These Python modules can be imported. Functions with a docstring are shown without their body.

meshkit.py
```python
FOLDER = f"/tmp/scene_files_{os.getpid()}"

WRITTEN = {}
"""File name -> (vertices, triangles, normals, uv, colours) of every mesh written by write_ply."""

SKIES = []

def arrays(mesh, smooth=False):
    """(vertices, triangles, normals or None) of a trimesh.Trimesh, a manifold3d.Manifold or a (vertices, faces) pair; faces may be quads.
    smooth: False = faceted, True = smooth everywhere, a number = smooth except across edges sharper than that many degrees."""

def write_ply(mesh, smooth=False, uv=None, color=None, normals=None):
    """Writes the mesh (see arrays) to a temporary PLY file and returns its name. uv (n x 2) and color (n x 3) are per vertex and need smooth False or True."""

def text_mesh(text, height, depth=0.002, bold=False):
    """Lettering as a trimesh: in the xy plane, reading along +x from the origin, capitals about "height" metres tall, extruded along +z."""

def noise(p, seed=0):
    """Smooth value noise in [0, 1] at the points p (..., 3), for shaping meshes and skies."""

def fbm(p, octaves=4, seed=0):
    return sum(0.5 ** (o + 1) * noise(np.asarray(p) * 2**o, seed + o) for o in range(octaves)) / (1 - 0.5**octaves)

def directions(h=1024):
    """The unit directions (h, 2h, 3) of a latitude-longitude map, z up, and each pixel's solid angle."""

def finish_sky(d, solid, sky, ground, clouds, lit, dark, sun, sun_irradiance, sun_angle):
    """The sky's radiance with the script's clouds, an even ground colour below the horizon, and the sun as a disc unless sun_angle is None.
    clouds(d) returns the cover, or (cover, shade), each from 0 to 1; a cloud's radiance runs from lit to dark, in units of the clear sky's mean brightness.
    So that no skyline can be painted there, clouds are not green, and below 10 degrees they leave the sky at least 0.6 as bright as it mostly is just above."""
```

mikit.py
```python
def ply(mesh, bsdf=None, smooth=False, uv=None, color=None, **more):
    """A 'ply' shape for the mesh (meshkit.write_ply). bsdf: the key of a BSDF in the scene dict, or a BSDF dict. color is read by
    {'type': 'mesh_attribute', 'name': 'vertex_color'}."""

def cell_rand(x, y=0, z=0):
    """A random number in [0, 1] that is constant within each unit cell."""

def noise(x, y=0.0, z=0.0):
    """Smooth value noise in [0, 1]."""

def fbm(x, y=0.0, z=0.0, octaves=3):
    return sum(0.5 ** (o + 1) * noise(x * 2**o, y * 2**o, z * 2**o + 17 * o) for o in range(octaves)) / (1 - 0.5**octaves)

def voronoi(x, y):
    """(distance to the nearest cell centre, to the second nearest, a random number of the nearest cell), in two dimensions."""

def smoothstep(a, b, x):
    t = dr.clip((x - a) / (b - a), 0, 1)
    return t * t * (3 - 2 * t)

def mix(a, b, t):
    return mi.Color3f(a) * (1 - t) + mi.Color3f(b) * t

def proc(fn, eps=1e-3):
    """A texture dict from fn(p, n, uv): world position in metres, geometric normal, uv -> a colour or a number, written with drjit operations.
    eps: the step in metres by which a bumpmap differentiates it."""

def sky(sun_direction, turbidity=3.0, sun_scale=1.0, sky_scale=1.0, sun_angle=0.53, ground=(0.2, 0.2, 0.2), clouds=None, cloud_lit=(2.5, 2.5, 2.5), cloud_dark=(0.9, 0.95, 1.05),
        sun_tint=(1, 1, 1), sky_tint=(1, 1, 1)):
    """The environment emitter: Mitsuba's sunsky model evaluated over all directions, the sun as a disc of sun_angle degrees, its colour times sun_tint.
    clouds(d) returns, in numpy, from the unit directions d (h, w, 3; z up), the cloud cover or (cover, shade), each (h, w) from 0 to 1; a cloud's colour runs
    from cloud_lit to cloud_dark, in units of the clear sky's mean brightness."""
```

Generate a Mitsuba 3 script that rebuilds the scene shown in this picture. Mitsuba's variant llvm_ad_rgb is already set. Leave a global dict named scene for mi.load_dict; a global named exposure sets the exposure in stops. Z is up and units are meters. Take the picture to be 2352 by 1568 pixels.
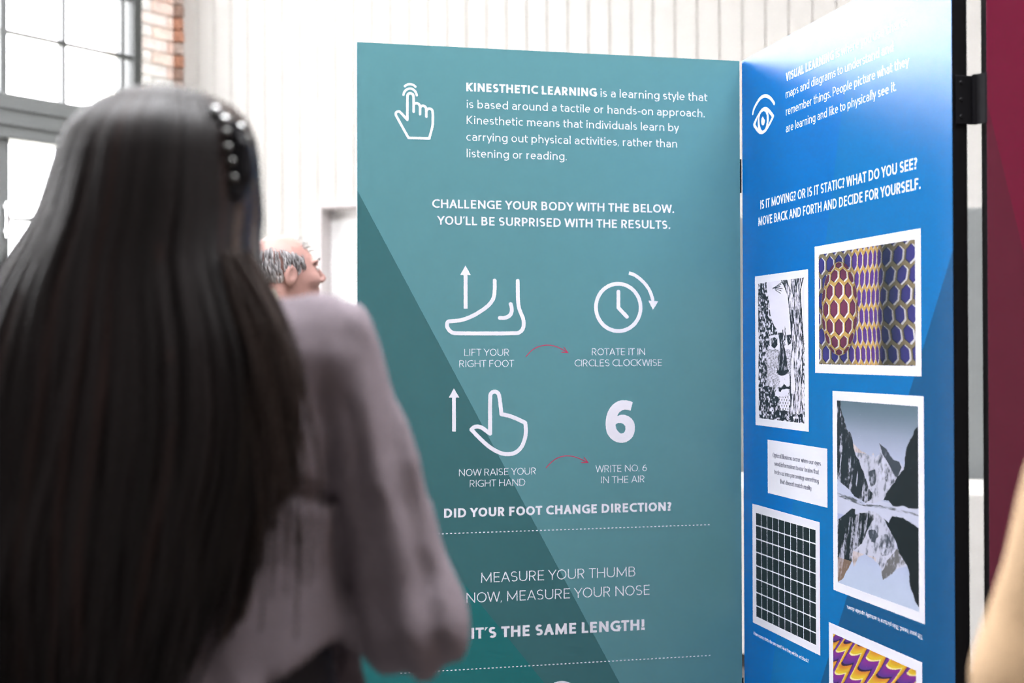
import math, random
import numpy as np, trimesh, mitsuba as mi, drjit as dr, mikit, meshkit
from shapely.geometry import LineString, Polygon, box as sbox
from shapely.ops import unary_union
from shapely import affinity
T = mi.ScalarTransform4f
random.seed(7); RNG = np.random.default_rng(7)
scene, labels = {}, {}

# ------------------------------------------------------------------ camera, sky, exposure
CAM_Z = 1.30; PITCH = 0.00794; ROLL = 0.00294
_f = np.array([0, math.cos(PITCH), math.sin(PITCH)]); _u = np.array([0, -math.sin(PITCH), math.cos(PITCH)])
_up = math.cos(ROLL) * _u + math.sin(ROLL) * np.array([1, 0, 0])
scene['camera'] = {'type': 'thinlens', 'fov': 2 * math.degrees(math.atan(1176 / 3037.15)), 'fov_axis': 'x', 'aperture_radius': 0.0088,
                   'focus_distance': 3.1, 'near_clip': 0.05, 'far_clip': 200.0,
                   'to_world': T().look_at(origin=[0, 0, CAM_Z], target=[0, float(_f[1]), CAM_Z + float(_f[2])], up=[float(x) for x in _up])}
def overcast(d):
    return np.ones(d.shape[:2]), 0.35 * meshkit.fbm(d * 3.0, 4)
scene['sky'] = mikit.sky((0.3, -0.5, 0.8), turbidity=4, sun_scale=0.0, sky_scale=1.0, clouds=overcast, ground=(0.35, 0.35, 0.33),
                         cloud_lit=(2.5, 2.5, 2.56), cloud_dark=(2.1, 2.15, 2.25))
exposure = 6.25

# ------------------------------------------------------------------ materials
def two(b): return {'type': 'twosided', 'b': b}
def rgb(c): return {'type': 'rgb', 'value': [float(x) for x in c]}
def mat(name, color, rough=0.5, spec=0.5, metal=0.0, sheen=0.0, coat=0.0):
    scene[name] = two({'type': 'principled', 'base_color': color if isinstance(color, dict) else rgb(color), 'roughness': rough, 'specular': spec,
                       'metallic': metal, 'sheen': sheen, 'clearcoat': coat, 'clearcoat_gloss': 0.9})
    return name
def laminate(name, color, alpha=0.14):
    scene[name] = {'type': 'roughplastic', 'diffuse_reflectance': color if isinstance(color, dict) else rgb(color), 'alpha': alpha, 'int_ior': 1.45, 'nonlinear': False, 'distribution': 'beckmann'}
    return name
VCOL = {'type': 'mesh_attribute', 'name': 'vertex_color'}
mat('m_white_wall', (.48, .463, .44), .55, .3)
mat('m_backing', (.46, .44, .42), .8, .2)
mat('m_ceiling', (.80, .80, .78), .8, .2)
mat('m_plaster', (.30, .285, .275), .8, .2)
mat('m_door', (.85, .85, .84), .4, .4)
mat('m_door_frame', (.50, .46, .46), .45, .4)
mat('m_steel', (.055, .060, .058), .45, .4)
mat('m_steel_pale', (.17, .18, .18), .5, .4)
mat('m_black', (.008, .008, .010), .35, .16)
mat('m_black_edge', (.007, .007, .008), .5, .12)
mat('m_gunmetal', (.16, .16, .155), .2, .5, 1.0)
mat('m_chrome', (.75, .75, .75), .25, .5, 1.0)
mat('m_mortar', (.62, .58, .53), .9, .1)
def _brick(c, k):
    base = np.array(c)
    return mikit.proc(lambda p, n, uv: mi.Color3f(*[float(x) for x in base]) * (0.75 + 0.5 * mikit.fbm(p.x * 40, p.y * 40, p.z * 40 + k)))
for i, c in enumerate([(.30, .20, .16), (.42, .21, .14), (.40, .32, .28)]):
    mat('m_brick_red_%d' % i, _brick(c, i * 3.1), .9, .1)
for i, c in enumerate([(.76, .62, .55), (.78, .66, .58), (.74, .56, .48)]):
    mat('m_brick_pale_%d' % i, _brick(c, 5 + i * 3.1), .85, .15)
for i, c in enumerate([(.78, .75, .71), (.80, .72, .67), (.74, .73, .70)]):
    mat('m_brick_white_%d' % i, _brick(c, 9 + i * 3.1), .85, .15)
mat('m_floor', mikit.proc(lambda p, n, uv: mi.Color3f(.075, .07, .068) * (0.7 + 0.6 * mikit.fbm(p.x * 2, p.y * 2, 0, 5))), .45, .4)
scene['m_glass'] = {'type': 'thindielectric', 'int_ior': 1.5}
laminate('m_print_white', (.84, .83, .90))
laminate('m_print_red', (.55, .035, .11))
laminate('m_print_ink', (.09, .085, .14))
laminate('m_print_black', (.012, .014, .016))
mat('m_print_picture', VCOL, .33, .5)
laminate('m_paper', (.70, .69, .77))

# ------------------------------------------------------------------ object helpers
def add(key, mesh, bsdf, smooth=False, label=None, category=None, group=None, kind=None, color=None, to_world=None):
    if key in scene:
        k = 1
        while '%s_%03d' % (key, k) in scene: k += 1
        key = '%s_%03d' % (key, k)
    d = mikit.ply(mesh, bsdf, smooth=smooth, color=color)
    if to_world is not None: d['to_world'] = to_world
    scene[key] = d
    tag(key, label, category, group, kind)
    return key
def tag(key, label=None, category=None, group=None, kind=None):
    e = {k: v for k, v in dict(label=label, category=category, group=group, kind=kind).items() if v}
    if e: labels.setdefault(key, {}).update(e)
def cat(ms): return trimesh.util.concatenate(ms)
def boxm(lo, hi, bevel=0.0):
    lo, hi = np.array(lo, float), np.array(hi, float)
    if bevel <= 0:
        return trimesh.creation.box(bounds=[lo, hi])
    b = min(bevel, *( (hi - lo) * 0.45)); pts = []
    for sx in (0, 1):
        for sy in (0, 1):
            for sz in (0, 1):
                c = np.array([hi[0] if sx else lo[0], hi[1] if sy else lo[1], hi[2] if sz else lo[2]])
                s = np.array([1 if v else -1 for v in (sx, sy, sz)])
                for ax in range(3):
                    q = c - s * b; q[ax] = c[ax]; pts.append(q)
    return trimesh.convex.convex_hull(np.array(pts))
class Frame:
    """A plane's own axes: a along it (metres), n out of its face, z up."""
    def __init__(self, origin, along, normal):
        self.o = np.array([*origin, 0.0]); self.a = np.array([*along, 0.0]); self.n = np.array([*normal, 0.0])
    def put(self, m):
        v = np.array(m.vertices); w = self.o + v[:, :1] * self.a + v[:, 1:2] * self.n + v[:, 2:] * np.array([0, 0, 1.0])
        f = np.array(m.faces)
        if np.linalg.det(np.array([self.a, self.n, [0, 0, 1]])) < 0: f = f[:, ::-1]
        return trimesh.Trimesh(w, f, process=False)
    def box(self, a0, a1, n0, n1, z0, z1, bevel=0.0):
        return self.put(boxm((min(a0, a1), min(n0, n1), z0), (max(a0, a1), max(n0, n1), z1), bevel))
    def flat(self, poly, n0, depth):
        """A shape drawn in (along, z) as a thin slab standing on the face."""
        if poly.is_empty: return None
        ms = [trimesh.creation.extrude_polygon(g, depth, engine='earcut') for g in getattr(poly, 'geoms', [poly]) if g.area > 1e-9]
        m = cat(ms); v = np.array(m.vertices)
        return self.put(trimesh.Trimesh(np.stack([v[:, 0], v[:, 2] + n0, v[:, 1]], 1), np.array(m.faces)[:, ::-1], process=False))

# ------------------------------------------------------------------ the setting
CORNER = np.array([-1.986, 7.90]); WW = np.array([-.5948, -.8038]); BW = np.array([.9310, -.3651])
win = Frame(CORNER, WW, (.8038, -.5948)); back = Frame(CORNER, BW, (-.3651, -.9310))
CEIL = 5.2
P_L = CORNER + WW * 9.0; P_R = CORNER + BW * 7.7; Y0 = -5.0
outline = Polygon([CORNER + (-.3, .3), P_L + (-.3, 0), (P_L[0] - .3, Y0 - .3), (P_R[0] + .3, Y0 - .3), P_R + (.3, .1)])
def slab(poly, z0, z1):
    m = trimesh.creation.extrude_polygon(poly, z1 - z0, engine='earcut'); m.apply_translation([0, 0, z0]); return m
add('floor', slab(outline, -.2, 0), 'm_floor', kind='structure', label='dark grey concrete floor of the hall')
SKY = [(-3.6, 3.0, .75, 3.15), (-2.3, -.5, 5.3, 6.5)]
ceil = outline
for x0, x1, y0, y1 in SKY: ceil = ceil.difference(sbox(x0, y0, x1, y1))
add('ceiling', slab(ceil, CEIL, CEIL + .25), 'm_ceiling', kind='structure', label='white ceiling with skylight openings')
for i, (x0, x1, y0, y1) in enumerate(SKY):
    k = 'skylight' if i == 0 else 'skylight_%03d' % i
    fr = []
    n = max(2, int((x1 - x0) / 1.1))
    for j in range(n + 1):
        x = x0 + (x1 - x0) * j / n; fr.append(boxm((x - .025, y0, CEIL + .12), (x + .025, y1, CEIL + .2)))
    for y in (y0 + .02, y1 - .02): fr.append(boxm((x0, y - .02, CEIL + .12), (x1, y + .02, CEIL + .2)))
    add(k + '__frame', cat(fr), 'm_steel_pale')
    g = trimesh.Trimesh([[x0, y0, CEIL + .16], [x1, y0, CEIL + .16], [x1, y1, CEIL + .16], [x0, y1, CEIL + .16]], [[0, 1, 2], [0, 2, 3]], process=False)
    add(k + '__pane', g, 'm_glass')
    tag(k, 'roof skylight strip set in the white ceiling', kind='structure')

# back wall: white vertical boards on a backing, with a doorway
D0, D1, DZ = .909, 1.86, 2.152
add('wall_back', cat([back.box(-.1, D0, -.25, -.02, 0, CEIL), back.box(D1, 7.9, -.25, -.02, 0, CEIL), back.box(D0, D1, -.25, -.02, DZ, CEIL)]), 'm_backing', kind='structure',
    label='back wall clad in white vertical boards')
PB = .1165; x = .012
while x < 7.7:
    e = x + PB - .004; z0 = 0.0; segs = [(x, e, 0.0)]
    if x < D1 and e > D0:
        segs = ([(x, D0, 0.0)] if D0 - x > .004 else []) + [(max(x, D0), min(e, D1), DZ)] + ([(D1, e, 0.0)] if e - D1 > .004 else [])
    for a, b, z in segs: add('wall_back__board', back.box(a, b, -.02, 0, z, CEIL, .004), 'm_white_wall')
    x += PB
add('door_1__frame', cat([back.box(D0, D0 + .06, -.16, .006, 0, DZ, .004), back.box(D1 - .06, D1, -.16, .006, 0, DZ, .004), back.box(D0 + .0601, D1 - .0601, -.16, .006, DZ - .03, DZ, .004)]), 'm_door_frame')
add('door_1__leaf', back.box(D0 + .063, D1 - .063, -.14, -.095, .008, DZ - .034, .004), 'm_door')
add('door_1__handle', cat([back.box(D0 + .12, D0 + .14, -.095, -.04, 1.0, 1.02, .003), back.box(D0 + .12, D0 + .25, -.045, -.03, 1.0, 1.02, .004)]), 'm_chrome')
tag('door_1', 'white door with grey frame in the white boarded wall', kind='structure')

# window wall: brick pier, steel glazing with doors below a transom
WZ = 4.72; BAYS = [(.298, 3.32), (5.2, 6.8)]
segs = [(-.02, .298), (3.32, 5.2), (6.8, 9.05)]
add('wall_left', cat([win.box(a, b, -.3, -.02, 0, CEIL) for a, b in segs] + [win.box(a, b, -.3, -.02, WZ, CEIL) for a, b in BAYS]), 'm_mortar', kind='structure', label='left brick wall around the tall steel windows')
BH, BL_ = .075, .225
for si, (a, b) in enumerate(segs):
    for r in range(int(CEIL / BH)):
        z = r * BH; x = a + (-.1125 if r % 2 else 0)
        if si and not (1.0 < z < 4.2): continue
        while x < b - .001:
            p0, p1 = max(x, a), min(x + BL_ - .012, b)
            if p1 - p0 > .02:
                i = RNG.integers(3)
                for q0, q1, m, dn in ([(p0, min(p1, .040), 'red', .03), (max(p0, .044), p1, 'pale' if z > 3.34 or (z > 2.9 and p0 < .09) else 'white', 0)] if si == 0 else [(p0, p1, 'white', 0)]):
                    if q1 - q0 > .008: add('wall_left__brick', win.box(q0, q1, -.02, dn + RNG.uniform(-.003, .003), z + .004, z + BH - .006), 'm_brick_%s_%d' % (m, i))
            x += BL_
def glazing(name, a0, a1):
    dark, pane = [], 0
    z_low = [.10, .475, .86, 1.245, 1.630, 2.016, 2.425]; z_up = [2.675, 3.008, 3.350, 3.692, 4.034, 4.376, WZ - .03]
    add(name + '__jamb', win.box(a0 - .0, a0 + .05, -.12, .03, 0, WZ), 'm_steel', label='dark steel jamb')
    add(name + '__jamb', win.box(a1 - .05, a1, -.12, .03, 0, WZ), 'm_steel')
    add(name + '__head', win.box(a0 + .05, a1 - .05, -.12, .03, WZ - .05, WZ), 'm_steel')
    add(name + '__transom', cat([win.box(a0 + .05, a1 - .05, -.14, .05, 2.43, 2.668, .006), win.box(a0 + .05, a1 - .05, .05, .062, 2.50, 2.515), win.box(a0 + .05, a1 - .05, .05, .062, 2.585, 2.60)]), 'm_steel_pale', label='wide grey steel transom beam')
    add(name + '__kick_plate', win.box(a0 + .05, a1 - .05, -.1, .01, 0, .09), 'm_steel_pale')
    xs = [a0 + .05]; x = a0 + .103
    while x < a1 - .06: xs.append(x); x += .387
    xs.append(a1 - .05)
    for i, x in enumerate(xs[1:-1]):
        thick = i % 2 == 0 and i > 0
        w = .020 if thick else .010
        add(name + '__mullion', win.box(x - w, x + w, -.06, .02 if thick else -.005, 2.668, WZ - .05), 'm_steel_pale' if thick else 'm_steel')
        w = .032 if thick else .010
        add(name + '__stile' if thick else name + '__mullion', win.box(x - w, x + w, -.06, .02 if thick else -.005, .09, 2.43), 'm_steel_pale' if thick else 'm_steel')
    for z in z_up[1:-1] + z_low[1:-1]:
        add(name + '__glazing_bar', win.box(a0 + .05, a1 - .05, -.055, -.008, z - .009, z + .009), 'm_steel')
    for zs in (z_low, z_up):
        for z0, z1 in zip(zs[:-1], zs[1:]):
            for x0, x1 in zip(xs[:-1], xs[1:]):
                m = win.put(trimesh.Trimesh([[x0, -.03, z0], [x1, -.03, z0], [x1, -.03, z1], [x0, -.03, z1]], [[0, 1, 2], [0, 2, 3]], process=False))
                add(name + '__pane', m, 'm_glass')
    tag(name, 'tall steel framed window with doors below a grey transom', kind='structure')
glazing('window_1', *BAYS[0]); glazing('window_2', *BAYS[1])
tag('window_2', 'second tall steel window further left along the brick wall')
hx = BAYS[0][0] + .103 + .387 * 2
add('window_1__handle', cat([win.box(hx - .012, hx + .012, .02, .055, 1.93, 1.95, .003), win.box(hx - .012, hx + .012, .02, .055, 2.06, 2.08, .003), win.box(hx - .013, hx + .013, .05, .075, 1.90, 2.10, .008)]), 'm_chrome', label='pale pull handle')
left = Frame(P_L, (0, -1), (1, 0))
add('wall_left_rear', left.box(-.1, P_L[1] - Y0 + .1, -.25, 0, 0, CEIL), 'm_plaster', kind='structure', label='plastered left wall behind the camera')
add('wall_rear', boxm((P_L[0] - .2, Y0 - .25, 0), (P_R[0] + .2, Y0, CEIL)), 'm_plaster', kind='structure', label='plastered rear wall')
add('wall_right', boxm((P_R[0], Y0, 0), (P_R[0] + .25, P_R[1] + .1, CEIL)), 'm_plaster', kind='structure', label='plastered right wall')
# ------------------------------------------------------------------ a sans-serif alphabet drawn as strokes (capital height 1)
def arc(cx, cy, rx, ry, a0, a1, n=22):
    return [(cx + rx * math.cos(math.radians(a0 + (a1 - a0) * i / n)), cy + ry * math.sin(math.radians(a0 + (a1 - a0) * i / n))) for i in range(n + 1)]
def alphabet(w):
    h = w / 2; XH = .70; G = {}
    S = lambda *p, c='flat': LineString(p).buffer(h, cap_style=c, join_style='mitre', mitre_limit=8)
    def put(ch, adv, *shapes, lo=0.0, hi=1.0, sb=.085):
        G[ch] = (unary_union(shapes).intersection(sbox(-.5, lo, 3, hi)), adv, sb)
    def ring(W, top): return S(*arc(W / 2, top / 2, W / 2 - h, top / 2 - h, 0, 359.9, 48), arc(W / 2, top / 2, W / 2 - h, top / 2 - h, 0, 1)[0])
    def ext(p, q, k=.3):
        p, q = np.array(p), np.array(q); return tuple(p - (q - p) * k), tuple(q + (p - q) * 0)
    W = .76; ap = 1 - h * .35
    put('A', W, S((h - .3 * (W / 2 - h) / ap, -.3), (W / 2, ap), (W - h + .3 * (W / 2 - h) / ap, -.3)), S((.2, .27 + h), (W - .2, .27 + h)), sb=.02)
    W = .60; put('B', W, S((h, 0), (h, 1)), S((h, 1 - h), (W * .5, 1 - h), *arc(W * .5, .77 - h / 2, W * .42 - h, .23 - h / 2, 90, -90)[1:], (h, .54)), S((h, .54), (W * .52, .54), *arc(W * .52, .27 + h / 2, W * .48 - h, .27 - h / 2, 90, -90)[1:], (h, h)))
    W = .70; put('C', W, S(*arc(.47, .5, .47 - h, .5 - h, 52, 308, 34)), sb=.06)
    W = .74; put('D', W, S((h, 0), (h, 1)), S((h, 1 - h), (W * .42, 1 - h), *arc(W * .42, .5, W * .58 - h, .5 - h, 90, -90, 30)[1:], (h, h)))
    W = .53; put('E', W, S((h, 0), (h, 1)), S((h, 1 - h), (W, 1 - h)), S((h, .52), (W * .92, .52)), S((h, h), (W, h)))
    W = .51; put('F', W, S((h, 0), (h, 1)), S((h, 1 - h), (W, 1 - h)), S((h, .50), (W * .92, .50)))
    W = .76; put('G', W, S(*arc(.47, .5, .47 - h, .5 - h, 50, 310, 34)[:-1], (W - h, .14), (W - h, .47), (W * .58, .47)), sb=.06)
    W = .71; put('H', W, S((h, 0), (h, 1)), S((W - h, 0), (W - h, 1)), S((h, .52), (W - h, .52)))
    put('I', w, S((h, 0), (h, 1)))
    W = .64; put('K', W, S((h, 0), (h, 1)), S((h, .40), (W + .02, 1.12)), S((h + .13, .47), (W + .03, -.12)), sb=.06)
    W = .50; put('L', W, S((h, 0), (h, 1)), S((h, h), (W, h)), sb=.06)
    W = .90; put('M', W, S((h * .9, -.2), (h * 1.15 + .02, .86), (W / 2, .17), (W - h * 1.15 - .02, .86), (W - h * .9, -.2)), S((h * 1.1 + .015, .6), (h * 1.1 + .02, 1)), S((W - h * 1.1 - .015, .6), (W - h * 1.1 - .02, 1)))
    W = .73; put('N', W, S((h, 0), (h, 1)), S((W - h, 0), (W - h, 1)), S((h * .75, 1.0), (W - h * .75, 0), c='square').intersection(sbox(0, 0, W, 1)))
    W = .82; put('O', W, ring(W, 1), sb=.055)
    W = .58; put('P', W, S((h, 0), (h, 1)), S((h, 1 - h), (W * .5, 1 - h), *arc(W * .5, .71 - h / 2, W * .5 - h, .29 - h / 2, 90, -90)[1:], (h, .42)), sb=.06)
    W = .61; put('R', W, S((h, 0), (h, 1)), S((h, 1 - h), (W * .48, 1 - h), *arc(W * .48, .73 - h / 2, W * .48 - h, .27 - h / 2, 90, -90)[1:], (h, .46)), S((W * .45, .48), (W * .98 - h * .6, -.05)), sb=.07)
    def ess(W, top):
        ry = (top - w) / 4; rx = W / 2 - h
        return S(*arc(W / 2, top - h - ry, rx, ry, 38, 270), *arc(W / 2, h + ry, rx, ry, 90, -142)[1:])
    put('S', .56, ess(.56, 1), sb=.065)
    W = .62; put('T', W, S((W / 2, 0), (W / 2, 1)), S((0, 1 - h), (W, 1 - h)), sb=.02)
    W = .70; put('U', W, S((h, 1), (h, .36), *arc(W / 2, .36, W / 2 - h, .36 - h, 180, 360)[1:], (W - h, 1)), sb=.08)
    def vee(W, top): return S((h - .3 * (W / 2 - h), top + .3 * top), (W / 2, h * .35), (W - h + .3 * (W / 2 - h), top + .3 * top))
    put('V', .74, vee(.74, 1), sb=.01)
    def dub(W, top):
        q = W / 4
        return S((h * .9 - .3 * q, top * 1.3), (q, h * .4), (W / 2, top - h * .3), (W - q, h * .4), (W - h * .9 + .3 * q, top * 1.3))
    put('W', 1.06, dub(1.06, 1), sb=.015)
    W = .68; put('Y', W, S((h * .7 - .07, 1.1), (W / 2, .44), (W - h * .7 + .07, 1.1)), S((W / 2, 0), (W / 2, .5)), sb=.01)
    W = .58; put('6', W, S(*arc(W / 2, .31, W / 2 - h, .31 - h, 0, 359.9, 40)), S(*arc(W * .86, .31, W * .86 - h, .69 - h, 180, 98)), sb=.06)
    # lower case
    W = .50; ry = .22
    put('a', W, S(*arc(W * .46, XH - h - ry, W * .54 - h, ry, 142, 0), (W - h, 0)), S((W - h, .41), (W * .45, .41), *arc(W * .43, .2 + h / 2, W * .43 - h, .21 - h / 2, 90, 270)[0:], (W * .6, h), (W - h, .13)), hi=XH, sb=.075)
    W = .58
    put('o', W, ring(W, XH), hi=XH, sb=.06)
    put('b', W, ring(W, XH), S((h, 0), (h, 1.03)), hi=1.03, sb=.075)
    put('d', W, ring(W, XH), S((W - h, 0), (W - h, 1.03)), hi=1.03, sb=.075)
    put('p', W, ring(W, XH), S((h, -.26), (h, XH)), lo=-.26, hi=XH, sb=.075)
    put('g', W, ring(W, XH), S((W - h, XH), (W - h, -.03), *arc(W / 2, -.03, W / 2 - h, .25 - h, 0, -140)[1:]), lo=-.3, hi=XH, sb=.07)
    W = .49; put('c', W, S(*arc(.30, XH / 2, .30 - h, XH / 2 - h, 52, 308)), hi=XH, sb=.055)
    W = .56; put('e', W, S((h, .36), (W - h, .36), *arc(W / 2, XH / 2, W / 2 - h, XH / 2 - h, 2, 312, 34)), hi=XH, sb=.06)
    W = .34; put('f', W, S((.15, 0), (.15, .80), *arc(.15 + .20, .80, .20, .23 - h, 180, 95)[1:]), S((0, XH - h), (W, XH - h)), hi=1.03, sb=.03)
    W = .53; arch = S((h, 0), (h, .38), *arc(W / 2, XH - h - .21, W / 2 - h, .21, 180, 0), (W - h, 0))
    put('n', W, arch, S((h, 0), (h, XH)), hi=XH, sb=.085); put('h', W, arch, S((h, 0), (h, 1.03)), hi=1.03, sb=.085)
    dot = lambda x, y: sbox(x - h * 1.15, y - h * 1.15, x + h * 1.15, y + h * 1.15).buffer(h * .2)
    put('i', w, S((h, 0), (h, XH)), dot(h, .91), hi=1.1, sb=.085)
    put('l', w, S((h, 0), (h, 1.03)), hi=1.03, sb=.085)
    W = .50; put('k', W, S((h, 0), (h, 1.03)), S((h, .27), (W + .02, .80)).intersection(sbox(0, 0, 1, XH)), S((h + .1, .35), (W + .03, -.1)), hi=1.03, sb=.06)
    W = .88; q = W / 2
    m1 = lambda x0: S((x0 + h, 0), (x0 + h, .38), *arc(x0 + (q + h) / 2, XH - h - .2, (q + h) / 2 - h, .2, 180, 0), (x0 + q, 0))
    put('m', W, m1(0), m1(q - h), S((h, 0), (h, XH)), hi=XH, sb=.085)
    W = .32; put('r', W, S((h, 0), (h, XH)), S((h, .36), *arc(h + .24, .40, .24, XH - h - .40, 180, 88)), hi=XH, sb=.07)
    put('s', .44, ess(.44, XH), hi=XH, sb=.055)
    W = .36; put('t', W, S((.13, .92), (.13, .19), *arc(.13 + .17, .19, .17, .19 - h, 180, 285)[1:]), S((0, XH - h), (W, XH - h)), hi=.92, sb=.03)
    W = .53; put('u', W, S((h, XH), (h, .23), *arc(W / 2, .23, W / 2 - h, .23 - h, 180, 360)[1:], (W - h, XH)), S((W - h, 0), (W - h, XH)), hi=XH, sb=.08)
    put('v', .52, vee(.52, XH), hi=XH, sb=.01)
    put('w', .78, dub(.78, XH), hi=XH, sb=.015)
    W = .53; put('y', W, S((h * .8 - .05, XH + .13), (W / 2, .05)), S((W - h * .8 + .05, XH + .13), (W * .30, -.26 - .1)), lo=-.26, hi=XH, sb=.01)
    put('.', w * 1.1, sbox(0, 0, w * 1.1, w * 1.15), sb=.06)
    put(',', w, Polygon([(h * .2, -.12), (w * 1.1, w * 1.1), (h * .6, w * 1.1), (-h * .5, -.12)]), lo=-.2, sb=.07)
    put("'", w, Polygon([(h * .6, .72), (w * 1.2, 1.0), (h * .5, 1.0), (0, .72)]), sb=.04)
    put('!', w, S((h, .32), (h, 1)), dot(h, h), sb=.09)
    W = .44; put('?', W, S(*arc(W * .47, .76, W * .53 - h, .24 - h, 155, -52), (W * .47, .44), (W * .47, .30)), dot(W * .47, h), sb=.04)
    put('-', .3, S((0, .36), (.3, .36)), sb=.06)
    return G
FONT = {k: alphabet(w) for k, w in dict(light=.080, regular=.104, semi=.160, bold=.205, thin=.085).items()}
def layout(runs):
    """One line of lettering as a polygon; runs: (text, weight)."""
    x, out = 0.0, []
    for text, wt in runs:
        for ch in text:
            if ch == ' ': x += .29; continue
            g, adv, sb = FONT[wt][ch]
            out.append(affinity.translate(g, x + sb)); x += adv + 2 * sb
    return unary_union([o.buffer(0) for o in out])
def fit(runs, u0, u1, z, cap):
    p = layout(runs); x0, _, x1, _ = p.bounds
    s = (u1 - u0) / (x1 - x0)
    return affinity.affine_transform(p, [s, 0, 0, cap, u0 - x0 * s, z])
def stroke(pts, w, cap='round', join='round', smooth=0):
    for _ in range(smooth):
        q = [pts[0]]
        for a, b in zip(pts[:-1], pts[1:]):
            q += [(a[0] * .75 + b[0] * .25, a[1] * .75 + b[1] * .25), (a[0] * .25 + b[0] * .75, a[1] * .25 + b[1] * .75)]
        pts = q + [pts[-1]]
    return LineString(pts).buffer(w / 2, cap_style=cap, join_style=join)
def curve(pts, closed=False, n=6):
    """A smooth line through the points."""
    from scipy.interpolate import CubicSpline
    p = np.array(pts + [pts[0]] if closed else pts, float)
    t = np.concatenate([[0], np.cumsum(np.linalg.norm(np.diff(p, axis=0), axis=1))])
    c = CubicSpline(t, p, bc_type='periodic' if closed else 'natural')
    return [tuple(x) for x in c(np.linspace(0, t[-1], n * len(p)))]

# ------------------------------------------------------------------ the hinged display panels
TOP, BOT, THK = CAM_Z + .75923, .06, .034
TL = np.array([-.37729, 3.23051]); TD = np.array([.97466, .22371]); TN = np.array([.22371, -.97466])
teal = Frame(TL, TD, TN)
blue = Frame((.60368, 3.45493), TN, -TD)
cd = np.array([.9995, .030]); crim = Frame((.8885, 2.4655), cd, (cd[1], -cd[0]))
def half(p, q, x, y): return (q[0] - p[0]) * (y - p[1]) - (q[1] - p[1]) * (x - p[0])
ORIG = {k: (mi.ScalarPoint3f(*f.o), mi.ScalarVector3f(*f.a)) for k, f in dict(teal=teal, blue=blue, crim=crim).items()}
def along(p, k): o, a = ORIG[k]; return (p.x - o.x) * a.x + (p.y - o.y) * a.y
def sel(c, a, b): return dr.select(c, mi.Color3f(*a), mi.Color3f(*b))
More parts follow.
